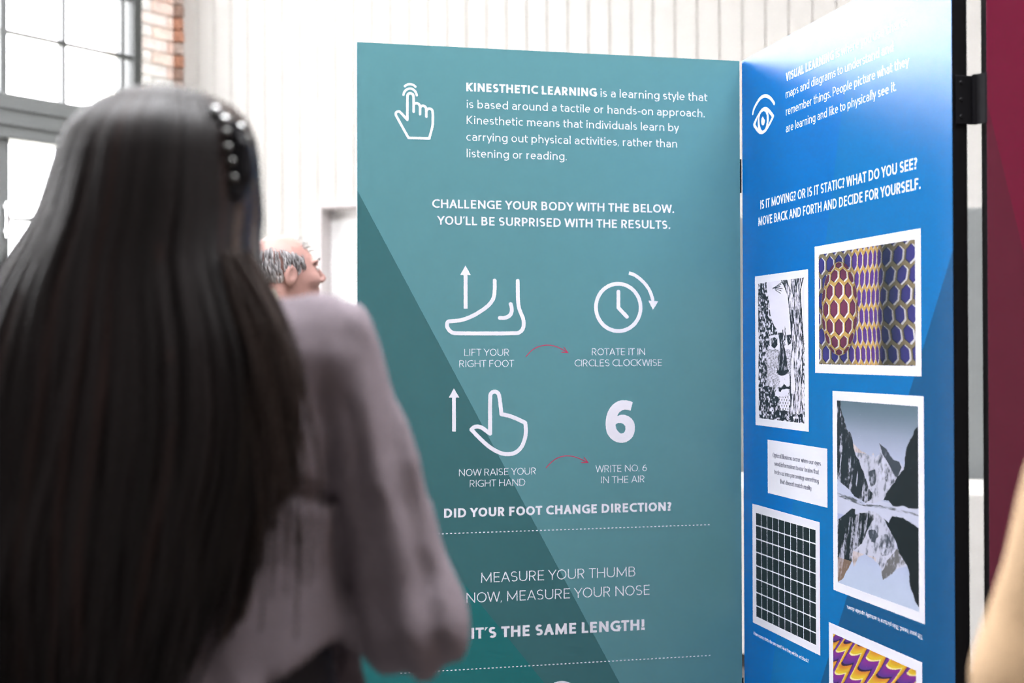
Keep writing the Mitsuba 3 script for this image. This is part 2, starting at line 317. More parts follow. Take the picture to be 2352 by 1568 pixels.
TA, TB, TC = (.108, .278, .308), (.046, .152, .165), (.016, .165, .170)
def teal_fn(p, n, uv):
    x, y = along(p, 'teal'), p.z
    up = half((0, 1.6962), (.6659, .4554), x, y) < 0
    lo = half((.3105, .6657), (.4682, .467), x, y) < 0
    return dr.select(up, sel(lo, TC, TB), mi.Color3f(*TA))
def blue_fn(p, n, uv):
    x, y = along(p, 'blue'), p.z
    a = half((.5655, 1.8523), (.2022, .6043), x, y) > 0
    d = half((1.0015, 1.4896), (.4413, .5427), x, y) > 0
    return dr.select(d, mi.Color3f(.008, .075, .20), sel(a, (.003, .130, .375), (.0003, .118, .405)))
def crim_fn(p, n, uv):
    x, y = along(p, 'crim'), p.z
    a = half((.012, 1.714), (.075, 1.45), x, y) < 0
    return sel(a, (.185, .027, .058), (.25, .018, .060))
laminate('m_teal_print', mikit.proc(teal_fn)); laminate('m_blue_print', mikit.proc(blue_fn)); laminate('m_crimson_print', mikit.proc(crim_fn))
def panel(fr, key, print_mat, label):
    add(key + '__core', fr.box(.0015, .9985, -THK, -.0012, BOT, TOP - .001, .002), 'm_black_edge', label='black edge and core')
    add(key + '__graphic', fr.box(0, 1, -.0012, 0, BOT, TOP), print_mat, label='printed colour field')
    for s in (.16, .76): add(key + '__foot', fr.box(s, s + .06, -.16, .12, 0, BOT, .006), 'm_black_edge')
    tag(key, label, 'display panel')
def ink(fr, key, poly, m='m_print_white', label=None, n0=.0002, d=.0003):
    return add(key, fr.flat(poly, n0, d), m, label=label)
panel(teal, 'display_panel', 'm_teal_print', 'teal display panel about kinesthetic learning with white lettering and icons')
K = 'display_panel'
R_, B_, L_, S_ = 'regular', 'bold', 'light', 'semi'
for runs, u0, u1, z, cap, lab in [
    ([('KINESTHETIC LEARNING', B_), (' is a learning style that', R_)], .2721, .9100, 1.9502, .0212, 'KINESTHETIC LEARNING is a learning style that'),
    ([('is based around a tactile or hands-on approach.', R_)], .2729, .9024, 1.9085, .0205, 'is based around a tactile or hands-on approach.'),
    ([('Kinesthetic means that individuals learn by', R_)], .2728, .8321, 1.8688, .0205, 'Kinesthetic means that individuals learn by'),
    ([('carrying out physical activities, rather than', R_)], .2717, .8264, 1.8270, .0205, 'carrying out physical activities, rather than'),
    ([('listening or reading.', R_)], .2726, .5306, 1.7856, .0205, 'listening or reading.'),
    ([('CHALLENGE YOUR BODY WITH THE BELOW.', S_)], .1854, .8178, 1.6576, .0214, 'CHALLENGE YOUR BODY WITH THE BELOW.'),
    ([("YOU'LL BE SURPRISED WITH THE RESULTS.", S_)], .1969, .8069, 1.6162, .0214, "YOU'LL BE SURPRISED WITH THE RESULTS."),
    ([('LIFT YOUR', L_)], .2653, .3792, 1.2908, .0172, 'LIFT YOUR'), ([('RIGHT FOOT', L_)], .2526, .3923, 1.2627, .0172, 'RIGHT FOOT'),
    ([('ROTATE IT IN', L_)], .5954, .7374, 1.2913, .0172, 'ROTATE IT IN'), ([('CIRCLES CLOCKWISE', L_)], .5498, .7830, 1.2631, .0172, 'CIRCLES CLOCKWISE'),
    ([('NOW RAISE YOUR', L_)], .2511, .4476, .9921, .0172, 'NOW RAISE YOUR'), ([('RIGHT HAND', L_)], .2783, .4200, .9645, .0172, 'RIGHT HAND'),
    ([('WRITE NO. 6', L_)], .6041, .7414, .9935, .0172, 'WRITE NO. 6'), ([('IN THE AIR', L_)], .6190, .7344, .9652, .0172, 'IN THE AIR'),
    ([('DID YOUR FOOT CHANGE DIRECTION?', B_)], .2131, .8074, .8899, .0227, 'DID YOUR FOOT CHANGE DIRECTION?'),
    ([('MEASURE YOUR THUMB', L_)], .3063, .7091, .7255, .0250, 'MEASURE YOUR THUMB'), ([('NOW, MEASURE YOUR NOSE', L_)], .2690, .7477, .6770, .0250, 'NOW, MEASURE YOUR NOSE'),
    ([("IT'S THE SAME LENGTH!", B_)], .2812, .7338, .5872, .0273, "IT'S THE SAME LENGTH!")]:
    ink(teal, K + '__lettering', fit(runs, u0, u1, z, cap), label='white line reading ' + lab)
for z, u0, u1 in ((.8508, .1029, .9174), (.5124, .1029, .9179)):
    n = 78; s = (u1 - u0) / n
    ink(teal, K + '__dotted_line', unary_union([sbox(u0 + s * i, z - .0011, u0 + s * i + .0049, z + .0011) for i in range(n)]), label='white dashed rule')
HAND = [[(.1178,1.9561),(.1239,1.9602),(.131,1.9616),(.138,1.9602),(.1441,1.956)],[(.1142,1.9347),(.1166,1.9418),(.1215,1.9472),(.1307,1.9508),(.1398,1.948),(.145,1.9418),(.1477,1.9349)],[(.1237,1.8732),(.1239,1.9322),(.1253,1.9369),(.1309,1.9398),(.1371,1.9374),(.1395,1.9328),(.1394,1.8939)],[(.1397,1.9112),(.142,1.914),(.1473,1.9155),(.1526,1.9135),(.1556,1.9083),(.1555,1.8884)],[(.1561,1.9054),(.1585,1.9084),(.1632,1.91),(.1685,1.9076),(.1712,1.9025),(.1712,1.8829)],[(.1718,1.8996),(.1744,1.9018),(.1792,1.9034),(.1851,1.901),(.1874,1.8955),(.1874,1.8662),(.1862,1.8579),(.1784,1.829),(.1784,1.829),(.1784,1.829),(.1266,1.8288),(.1266,1.8288),(.1266,1.8288),(.0956,1.8827),(.0947,1.8873),(.0962,1.8915),(.1021,1.8934),(.1056,1.8924),(.1237,1.8732)]]
ink(teal, K + '__hand_icon', unary_union([stroke(curve(HAND[0]), .0058), stroke(curve(HAND[1]), .0058)] + [stroke(q, .0063, smooth=1) for q in HAND[2:]]), label='white outline of a pressing hand')
FOOT = [[(.3431,1.4787),(.3433,1.4599),(.3419,1.4418),(.339,1.4321),(.3304,1.4195),(.3134,1.4056),(.2879,1.3902),(.2625,1.3805),(.2485,1.3781),(.2275,1.3767),(.224,1.3756),(.2216,1.3707),(.2218,1.3625),(.2274,1.3535),(.2358,1.348),(.247,1.3464),(.3986,1.3464),(.4087,1.3502),(.4159,1.3585),(.4179,1.3711),(.4159,1.3851),(.4088,1.4004),(.4046,1.4129),(.4029,1.4269),(.4024,1.4408),(.4022,1.4785)],[(.3838,1.4201),(.3867,1.4115),(.3866,1.4003),(.3823,1.3919),(.3745,1.387),(.3659,1.3849),(.3559,1.3856)]]
ink(teal, K + '__foot_icon', unary_union([stroke(q, .0097, smooth=1) for q in FOOT]), label='white outline of a foot')
ink(teal, K + '__arrow_icon', Polygon([(.2687,1.5157),(.2554,1.4918),(.264,1.4918),(.264,1.4079),(.2738,1.4079),(.2738,1.4918),(.2821,1.4918)]), label='white arrow up beside the foot')
ink(teal, K + '__arrow_icon', Polygon([(.2387,1.2103),(.2256,1.1871),(.2340,1.1871),(.2340,1.1030),(.2434,1.1030),(.2434,1.1871),(.2524,1.1871)]), label='white arrow up beside the thumb')
el = Polygon(arc(.6662, 1.4130, .0645, .0653, 0, 358, 90)); el_in = Polygon(arc(.6662, 1.4130, .0548, .0555, 0, 358, 90))
ink(teal, K + '__clock_icon', unary_union([el.difference(el_in), stroke([(.6665,1.4533),(.6664,1.4122),(.6891,1.3893)], .0098, join='mitre'),
    stroke(curve([(.6949,1.5012),(.7087,1.4969),(.7242,1.4869),(.7398,1.4721),(.7525,1.4519),(.7596,1.4300)]), .0088, cap='flat'), Polygon([(.7468,1.4311),(.7739,1.4294),(.7592,1.4072)])]), label='white clock with a clockwise arrow')
THUMB = [(.3303,1.0965),(.3303,1.1907),(.3333,1.1983),(.3421,1.2018),(.3508,1.1981),(.3542,1.1904),(.3595,1.1444)]
PALM = [(.3595,1.1444),(.3771,1.1406),(.3974,1.1331),(.4205,1.1221)]; HEEL = [(.4205,1.1221),(.4221,1.1022),(.4183,1.0784),(.4094,1.0601),(.3958,1.0484),(.3768,1.0442),(.3605,1.0465),(.3403,1.0555),(.3175,1.0723),(.2987,1.0904),(.2827,1.1071)]
WEB = [(.2827,1.1071),(.2894,1.1129),(.2988,1.1145),(.3082,1.112),(.3189,1.1046),(.3303,1.0965)]
ink(teal, K + '__thumb_icon', unary_union([stroke(THUMB, .0100, smooth=1), stroke(curve(PALM), .0100), stroke(curve(HEEL), .0100), stroke(curve(WEB), .0100)]), label='white outline of a raised hand')
SIXO = [[(.7039,1.1705),(.6976,1.1484)],[(.6976,1.1484),(.6918,1.1508),(.6846,1.1519),(.6773,1.1507),(.67,1.1468),(.6648,1.1414),(.6614,1.135)],[(.6614,1.135),(.6679,1.1376),(.6762,1.139),(.6855,1.1376),(.6949,1.133),(.7032,1.1255),(.7079,1.1159),(.7092,1.104),(.7078,1.0931),(.703,1.0822),(.6947,1.0739),(.6853,1.0691),(.6728,1.0673),(.6614,1.069),(.651,1.0742),(.6407,1.0833),(.6346,1.0943),(.6315,1.1082),(.6313,1.122),(.6331,1.1339),(.6378,1.1477),(.6462,1.1605),(.6566,1.1693),(.668,1.1746),(.6815,1.1759),(.694,1.1743),(.7039,1.1705)]]
SIXI = [(.6579,1.1127),(.6595,1.1157),(.6636,1.1174),(.6709,1.1179),(.6771,1.1159),(.6818,1.1114),(.6839,1.1054),(.6835,1.0994),(.6812,1.0945),(.677,1.0916),(.6718,1.0912),(.6667,1.0942),(.6625,1.0988),(.6589,1.1058)]
ink(teal, K + '__number_icon', Polygon(SIXO[0][:1] + curve(SIXO[1]) + curve(SIXO[2])[1:]).buffer(0).difference(Polygon(curve(SIXI, True))), label='large white figure 6')
RED = [[(.4227,1.2881),(.4415,1.3063),(.4645,1.3156),(.4813,1.3172),(.5065,1.3114),(.5318,1.2979)],[(.5213,1.3122),(.5318,1.2979),(.5149,1.2992)],[(.474,1.0078),(.4972,1.0284),(.5182,1.0361),(.5393,1.0361),(.5647,1.0282),(.5838,1.0188)],[(.5732,1.0329),(.5838,1.0188),(.5668,1.0192)]]
for a, b, lab in ((RED[0], RED[1], 'thin red arrow from the foot to the clock'), (RED[2], RED[3], 'thin red arrow from the hand to the figure 6')):
    ink(teal, K + '__curved_arrow', unary_union([stroke(curve(a), .0021, 'flat'), stroke(b, .0021, 'flat', 'mitre')]), 'm_print_red', lab)
ink(teal, K + '__nose_icon', Polygon(arc(.511, .4195, .05, .05, 0, 358, 60)).difference(Polygon(arc(.511, .4195, .041, .041, 0, 358, 60))), label='white ring icon at the foot of the picture')

panel(blue, 'display_panel_001', 'm_blue_print', 'blue display panel about visual learning with framed optical illusions')
K = 'display_panel_001'
for runs, u0, u1, z, cap, m, n0, lab in [
    ([('VISUAL LEARNING', B_), (' is where you use charts,', R_)], .2704, .8420, 1.9513, .0205, 0, 0, 'VISUAL LEARNING is where you use charts,'),
    ([('maps and diagrams to understand and', R_)], .2699, .7843, 1.9108, .0203, 0, 0, 'maps and diagrams to understand and'),
    ([('remember things. People picture what they', R_)], .2705, .8464, 1.8690, .0203, 0, 0, 'remember things. People picture what they'),
    ([('are learning and like to physically see it.', R_)], .2700, .7953, 1.8281, .0203, 0, 0, 'are learning and like to physically see it.'),
    ([('IS IT MOVING? OR IS IT STATIC? WHAT DO YOU SEE?', S_)], .1158, .8745, 1.6588, .0224, 0, 0, 'IS IT MOVING? OR IS IT STATIC? WHAT DO YOU SEE?'),
    ([('MOVE BACK AND FORTH AND DECIDE FOR YOURSELF.', S_)], .1032, .8871, 1.6176, .0224, 0, 0, 'MOVE BACK AND FORTH AND DECIDE FOR YOURSELF.'),
    ([('Optical illusions occur when our eyes', 'thin')], .1859, .4496, 1.0384, .0110, 1, .0008, 'Optical illusions occur when our eyes'),
    ([('send information to our brains that', 'thin')], .1954, .4397, 1.0182, .0110, 1, .0008, 'send information to our brains that'),
    ([('tricks us into perceiving something', 'thin')], .1952, .4384, .9976, .0110, 1, .0008, 'tricks us into perceiving something'),
    ([("that doesn't match reality.", 'thin')], .2279, .4035, .9774, .0110, 1, .0008, "that doesn't match reality."),
    ([('How many dots do you see? Are they white or black?', R_)], .0618, .3810, .5744, .0088, 0, 0, 'How many dots do you see? Are they white or black?')]:
    ink(blue, K + '__lettering', fit(runs, u0, u1, z, cap), 'm_print_ink' if m else 'm_print_white', ('dark line reading ' if m else 'white line reading ') + lab, .0002 + n0)
t = fit([('Tilt your head. This picture is actually upside down.', R_)], -.8861, -.5702, -.7438, .0090)
ink(blue, K + '__lettering', affinity.scale(t, -1, -1, origin=(0, 0)), label='white upside down line reading Tilt your head. This picture is actually upside down.')
EYE = {'brow':[(.071,1.9094),(.0748,1.9157),(.0885,1.9262),(.1082,1.9364),(.1275,1.9407),(.1514,1.9391),(.1702,1.9331),(.1887,1.9224),(.2025,1.9107)],'eyeo':[(.1499,1.9116),(.1699,1.9041),(.1884,1.8916),(.2003,1.8799),(.1905,1.871),(.1694,1.8581),(.148,1.849),(.1241,1.8478),(.1048,1.854),(.0854,1.8671),(.0731,1.8791),(.0881,1.8925),(.1078,1.9039),(.1272,1.9113)],'irisout':[(.1415,1.9028),(.1533,1.8959),(.1579,1.8853),(.1566,1.8719),(.1505,1.8603),(.141,1.856),(.1266,1.8572),(.1183,1.8656),(.1124,1.8785),(.1125,1.8913),(.1199,1.8998),(.1307,1.9033)],'tl':[(.1065,1.8972),(.1015,1.8833),(.1037,1.8641),(.0867,1.8783)],'tr':[(.1651,1.8967),(.1883,1.88),(.1659,1.8635),(.1691,1.8756),(.1692,1.8853)],'pupil':[(.1342,1.8909),(.1389,1.8847),(.146,1.8796),(.1459,1.8747),(.1399,1.8684),(.1328,1.8681),(.1256,1.8723),(.1233,1.8796),(.1258,1.887)]}
e = Polygon(curve(EYE['eyeo'], True)).buffer(0)
for k in ('irisout',): e = e.difference(Polygon(curve(EYE[k], True)).buffer(0))
for k in ('tl', 'tr'): e = e.difference(Polygon(EYE[k]))
ink(blue, K + '__eye_icon', unary_union([e, Polygon(EYE['pupil']), stroke(curve(EYE['brow']), .0085)]), label='white outline of an eye and brow')

# the printed pictures: a white sheet and its print, colours laid out over the picture's own width and height
def picture(name, sheet, inner, fn, nx, ny, label):
    k = add(K + '__' + name, blue.box(sheet[0], sheet[1], .0002, .0006, sheet[2], sheet[3]), 'm_paper', label=label)
    if fn is None: return k
    u, v = np.meshgrid(np.linspace(0, 1, nx), np.linspace(0, 1, ny))
    col = np.clip(fn(u, v) * .78, 0, 1)
    P = np.stack([inner[0] + u * (inner[1] - inner[0]), np.full_like(u, .0009), inner[3] - v * (inner[3] - inner[2])], -1).reshape(-1, 3)
    i = np.arange(nx * ny).reshape(ny, nx)
    a, b, c, d = i[:-1, :-1].ravel(), i[:-1, 1:].ravel(), i[1:, 1:].ravel(), i[1:, :-1].ravel()
    f = np.concatenate([np.stack([a, c, b], 1), np.stack([a, d, c], 1)])
    m = blue.put(trimesh.Trimesh(P, f, process=False))
    # make the faces look out of the panel
    if np.dot(m.face_normals[0], blue.n) < 0: m.faces = m.faces[:, ::-1]
    add(k + '__print', trimesh.Trimesh(m.vertices, m.faces, process=False), 'm_print_picture', color=col.reshape(-1, 3))
    return k
def srgb(r, g, b): return np.array([((c / 255 + .055) / 1.055) ** 2.4 for c in (r, g, b)])
def fb(u, v, fx, fy, seed, o=4): return meshkit.fbm(np.stack([u * fx, v * fy, np.zeros_like(u) + seed * 3.7], -1), o, seed)
def inside(poly, u, v):
    from shapely import contains_xy
    return contains_xy(Polygon(poly).buffer(0), u, v)
def sst(a, b, x): t = np.clip((x - a) / (b - a), 0, 1); return t * t * (3 - 2 * t)
def over(img, mask, col): m = np.asarray(mask, float)[..., None]; return img * (1 - m) + np.asarray(col) * m
MTN = {'LEFT':[(-0.011,-0.014),(0.044,0.002),(0.055,0.045),(0.081,0.078),(0.103,0.12),(0.131,0.153),(0.184,0.176),(0.216,0.217),(0.23,0.25),(0.247,0.291),(0.299,0.309),(0.33,0.357),(0.366,0.4),(0.415,0.438),(0.47,0.474),(0.431,0.507),(0.37,0.531),(0.268,0.53),(0.216,0.497),(0.142,0.47),(-0.011,0.426)],'MID':[(0.184,0.176),(0.216,0.221),(0.258,0.24),(0.32,0.261),(0.401,0.269),(0.451,0.279),(0.474,0.256),(0.5,0.283),(0.548,0.255),(0.568,0.201),(0.591,0.212),(0.634,0.225),(0.672,0.259),(0.719,0.274),(0.774,0.28),(0.828,0.3),(0.846,0.33),(0.737,0.402),(0.615,0.49),(0.47,0.52),(0.36,0.532)],'ROCK':[(0.564,0.203),(0.591,0.212),(0.634,0.225),(0.672,0.259),(0.719,0.274),(0.783,0.283),(0.824,0.308),(0.765,0.368),(0.737,0.362),(0.681,0.319),(0.615,0.275),(0.577,0.245)],'ROCK2':[(0.415,0.363),(0.49,0.341),(0.519,0.388),(0.51,0.422),(0.46,0.434),(0.415,0.405)],'ROCK3':[(0.529,0.305),(0.577,0.261),(0.663,0.328),(0.737,0.386),(0.681,0.415),(0.615,0.38),(0.577,0.4),(0.539,0.354)],'RIGHT':[(1.012,0.09),(0.969,0.111),(0.943,0.136),(0.908,0.173),(0.881,0.202),(0.864,0.234),(0.846,0.267),(0.841,0.315),(0.774,0.359),(0.737,0.39),(0.681,0.427),(0.634,0.459),(0.606,0.493),(0.663,0.491),(0.709,0.517),(0.828,0.501),(0.899,0.51),(1.012,0.495)],'SLOPE':[(-0.011,0.426),(0.142,0.47),(0.237,0.508),(0.37,0.531),(0.33,0.544),(-0.011,0.509)],'SHORE':[(-0.011,0.507),(0.184,0.513),(0.36,0.536),(0.548,0.524),(0.737,0.522),(1.012,0.525),(1.012,0.535),(0.737,0.535),(0.49,0.54),(0.33,0.547),(0.142,0.534),(-0.011,0.526)],'RLEFT':[(-0.011,0.657),(0.099,0.624),(0.184,0.577),(0.23,0.572),(0.237,0.605),(0.35,0.581),(0.47,0.581),(0.474,0.606),(0.421,0.653),(0.37,0.7),(0.32,0.748),(0.226,0.801),(0.205,0.838),(0.142,0.906),(0.066,0.977),(-0.011,1.003)],'RMID':[(0.237,0.605),(0.35,0.573),(0.49,0.567),(0.587,0.586),(0.644,0.62),(0.7,0.662),(0.755,0.719),(0.792,0.738),(0.846,0.763),(0.858,0.793),(0.755,0.823),(0.681,0.857),(0.625,0.885),(0.577,0.904),(0.568,0.856),(0.529,0.829),(0.47,0.812),(0.37,0.8),(0.289,0.819),(0.205,0.889),(0.184,0.824)],'RROCK':[(0.755,0.719),(0.81,0.744),(0.846,0.779),(0.737,0.829),(0.681,0.861),(0.625,0.885),(0.577,0.904),(0.573,0.856),(0.644,0.789)],'RROCK2':[(0.415,0.67),(0.49,0.653),(0.525,0.682),(0.5,0.726),(0.441,0.725)],'RROCK3':[(0.558,0.678),(0.634,0.661),(0.681,0.704),(0.644,0.765),(0.577,0.782),(0.548,0.737)],'RRIGHT':[(0.602,0.584),(0.663,0.602),(0.709,0.563),(0.828,0.56),(0.917,0.574),(1.012,0.593),(1.012,1.003),(0.995,0.991),(0.943,0.953),(0.908,0.888),(0.881,0.829),(0.855,0.786),(0.792,0.742),(0.737,0.698),(0.681,0.648)]}
ART = {'FOL':[(-0.005,-0.002),(0.203,-0.002),(0.203,0.048),(0.242,0.124),(0.28,0.207),(0.305,0.266),(0.36,0.316),(0.43,0.35),(0.442,0.383),(0.255,0.393),(0.267,0.464),(0.178,0.513),(0.203,0.679),(0.152,0.788),(-0.005,0.792)],'TRUNK':[(0.523,-0.002),(0.66,-0.008),(0.691,0.049),(0.724,0.084),(0.731,-0.006),(1.0,-0.002),(0.95,0.05),(0.923,0.089),(0.932,0.152),(0.95,0.231),(0.973,0.325),(0.978,0.435),(0.973,0.552),(0.95,0.67),(0.946,0.827),(0.996,0.935),(0.672,0.946),(0.701,0.833),(0.696,0.713),(0.715,0.593),(0.755,0.481),(0.724,0.354),(0.715,0.257),(0.684,0.177),(0.66,0.12),(0.596,0.053)],'GROUND':[(0.178,0.488),(0.731,0.489),(0.72,0.833),(0.43,0.856),(0.021,0.791),(0.048,0.597)],'BRIDGE':[(0.249,0.393),(0.46,0.383),(0.474,0.493),(0.305,0.488),(0.267,0.43)],'EYE1':[(0.28,0.414),(0.368,0.402),(0.43,0.423),(0.435,0.46),(0.368,0.487),(0.3,0.468)],'EYE2':[(0.625,0.392),(0.738,0.386),(0.724,0.449),(0.66,0.465)],'NOSE':[(0.442,0.37),(0.564,0.372),(0.548,0.432),(0.581,0.481),(0.625,0.553),(0.649,0.618),(0.672,0.642),(0.637,0.662),(0.552,0.673),(0.467,0.676),(0.425,0.656),(0.46,0.611),(0.45,0.562),(0.484,0.481)],'NOSTRIL':[(0.425,0.65),(0.467,0.635),(0.552,0.644),(0.66,0.63),(0.668,0.648),(0.625,0.665),(0.54,0.675),(0.46,0.675)],'LIP':[(0.484,0.68),(0.672,0.662),(0.701,0.745),(0.649,0.754),(0.581,0.739),(0.484,0.761)],'MOUTH':[(0.45,0.766),(0.516,0.761),(0.581,0.735),(0.637,0.758),(0.715,0.749),(0.701,0.773),(0.649,0.77),(0.516,0.775),(0.492,0.794),(0.45,0.791)],'CHIN':[(0.368,0.8),(0.442,0.774),(0.516,0.777),(0.66,0.772),(0.677,0.818),(0.528,0.825),(0.38,0.825)],'COB':[(0.43,0.844),(0.696,0.817),(0.696,0.929),(0.467,0.929)],'DARK':[(0.008,0.783),(0.178,0.755),(0.38,0.767),(0.46,0.839),(0.467,0.912),(0.696,0.929),(1.018,0.888),(1.018,1.005),(0.008,1.006)],'SPIRE':[(0.543,0.351),(0.562,0.351),(0.562,0.384),(0.586,0.38),(0.591,0.328),(0.605,0.328),(0.615,0.384),(0.615,0.465),(0.567,0.465),(0.543,0.432)]}

def mountain(u, v):
    im = np.zeros(u.shape + (3,))
    t = sst(.0, .30, v); im[:] = 0
    im = im + srgb(92, 110, 124) * (1 - t[..., None]) + srgb(168, 174, 200) * t[..., None]
    lowsky = sst(.62, .98, v)[..., None]; im = np.where((v > .6)[..., None], srgb(165, 170, 205) * (1 - lowsky) + srgb(180, 190, 215) * lowsky, im)
    w = fb(u, v, 9, 16, 3) - .5; w2 = fb(u, v, 10, 18, 5) - .5
    uu, vv = u + .05 * w, v + .022 * w2
    g = fb(u * .9 + v * .35, v - u * .4, 34, 16, 8); g2 = fb(u, v, 60, 80, 11)
    snow = srgb(196, 196, 216)
    band = (v > .50) & (v < .62); im = over(im, band, srgb(188, 190, 212))
    def rock(im, name, dark, thr, light=snow, soft=.10, gg=None):
        m = inside(MTN[name], uu, vv); q = sst(thr - soft, thr + soft, g * .75 + g2 * .25 if gg is None else gg)[..., None]
        return np.where(m[..., None], np.asarray(dark) * (1 - q) + np.asarray(light) * q, im)
    peach = srgb(205, 180, 170)
    im = rock(im, 'MID', srgb(95, 100, 112), .40, snow * .9)
    m = inside(MTN['MID'], uu, vv) & (v < .27) & (u < .5); im = over(im, m * .55, peach)
    im = rock(im, 'ROCK', srgb(62, 66, 76), .66); im = rock(im, 'ROCK2', srgb(62, 66, 76), .55); im = rock(im, 'ROCK3', srgb(70, 74, 86), .52)
    gs = fb(u * 1.0 + v * .25, v - u * .75, 46, 9, 14)
    im = rock(im, 'LEFT', srgb(34, 36, 42), .60, snow * .85, .07, gs * .7 + g2 * .3)
    im = rock(im, 'RIGHT', srgb(25, 26, 29), .82, srgb(90, 92, 100), .1)
    im = over(im, inside(MTN['SLOPE'], uu, vv), srgb(178, 182, 206)); im = over(im, inside(MTN['SHORE'], u, v + .006 * w) * sst(.35, .6, fb(u, v, 14, 80, 2)), srgb(85, 88, 96))
    im = rock(im, 'RMID', srgb(90, 94, 108), .40, snow * .92); m = inside(MTN['RMID'], uu, vv) & (v > .80) & (u < .5); im = over(im, m * .5, peach)
    im = rock(im, 'RROCK', srgb(105, 102, 104), .60); im = rock(im, 'RROCK2', srgb(66, 70, 82), .55); im = rock(im, 'RROCK3', srgb(72, 76, 88), .52)
    im = rock(im, 'RLEFT', srgb(28, 30, 34), .58, snow * .8, .07, gs * .7 + g2 * .3)
    m = inside(MTN['RLEFT'], uu, vv) & (v > .86); im = over(im, m * .6, srgb(150, 120, 100))
    im = rock(im, 'RRIGHT', srgb(21, 22, 25), .80, srgb(80, 82, 90), .1)
    return im
def engraving(u, v):
    ar = 1.25
    paper, black = srgb(226, 222, 240), srgb(34, 33, 42)
    dens = np.zeros_like(u)                                     # how much ink
    w = fb(u, v, 7, 9, 21) - .5; w2 = fb(u, v, 9, 12, 22) - .5
    uu, vv = u + .07 * w, v + .03 * w2
    leaf = fb(u, v, 46, 62, 23, 3); fine = fb(u, v, 80, 90, 24, 2)
    bark = fb(u + .05 * w, v, 62, 17, 25, 3)
    hat = .5 + .5 * np.sin((u * 1.0 + v * 1.6 + .05 * w) * 230) * np.sin((u * 1.5 - v * 1.1 + .04 * w2) * 190)
    def lay(name, d, jitter=True):
        m = inside(ART[name], uu if jitter else u, vv if jitter else v)
        dens[m] = (d if np.isscalar(d) else d[m])
    lay('GROUND', .42 + .75 * (hat - .5) * .9 + .5 * (fine - .5))
    lay('FOL', .58 + 2.2 * (leaf - .46)); 
    lay('COB', 0.0)
    c = np.minimum.reduce([np.hypot((u - a) * 1.0, (v - b) * 1.3) for a, b in [(.42 + .052 * i + .026 * (j % 2), .83 + .021 * j) for i in range(6) for j in range(6)]])
    m = inside(ART['COB'], u, v); dens[m] = np.where(c[m] > .019, .95, .12)
    lay('DARK', .66 + 2.2 * (leaf - .46))
    lay('BRIDGE', .18 + .9 * (fine - .5), False); lay('EYE1', .80 + 1.2 * (leaf - .5), False); lay('EYE2', .7 + 1.4 * (leaf - .5), False); lay('SPIRE', .55 + 1.2 * (fine - .5), False)
    lay('LIP', .14 + 1.4 * (bark - .52) + .3 * (u < .47)); lay('CHIN', .08 + .6 * (fine - .5))
    lay('NOSE', .74 + 1.9 * (bark - .5)); lay('NOSTRIL', .95 + .4 * (fine - .5), False); lay('MOUTH', .93, True)
    tr = inside(ART['TRUNK'], uu + .022, vv) & inside(ART['TRUNK'], uu - .022, vv)
    lay('TRUNK', .50 + 2.0 * (bark - .5) + .30 * ~tr)
    r = (u > .955) & (v > .45) & ~inside(ART['TRUNK'], uu, vv); dens[r] = (.35 + 1.8 * (leaf - .46))[r]
    m = (u > .72) & inside(ART['TRUNK'], u, v) & (v > .55) & (v < .8) & (u < .78); dens[m] *= .4
    for i in range(14):                                        # twigs on the left of the crown
        x0, y0 = .50 - .02 * (i % 3), .02 + .012 * i
        d = np.abs((v - y0) - (u - x0) * (-.2 + .09 * i)) ; dens[(d < .0025) & (u > .33 + .01 * i) & (u < x0 + .05) & (i < 6)] = .8
    q = sst(.28, .74, dens + .35 * (fine - .5) * (dens > .02))[..., None]
    return paper * (1 - q) + black * q
def hexd(x, y):
    """Hexagonal distance (0 centre, 1 edge), cell side vector."""
    s = 3 ** .5
    ax, ay = np.mod(x + .5, 1) - .5, np.mod(y + s / 2, s) - s / 2
    bx, by = np.mod(x, 1) - .5, np.mod(y, s) - s / 2
    use = ax * ax + ay * ay < bx * bx + by * by
    px, py = np.where(use, ax, bx), np.where(use, ay, by)
    return 2 * np.maximum(np.abs(px), np.abs(px) * .5 + np.abs(py) * s / 2), px, py
def hexpaint(x, y, cell, ground, edge, dark, size=.80):
    h, px, py = hexd(x, y)
    im = np.broadcast_to(ground, x.shape + (3,)).copy()
    h2, _, _ = hexd(x - .085, y - .03); im = over(im, h2 < size + .02, edge)
    h3, _, _ = hexd(x + .045, y + .0); im = over(im, h3 < size + .0, dark)
    return over(im, h < size - .06, cell)
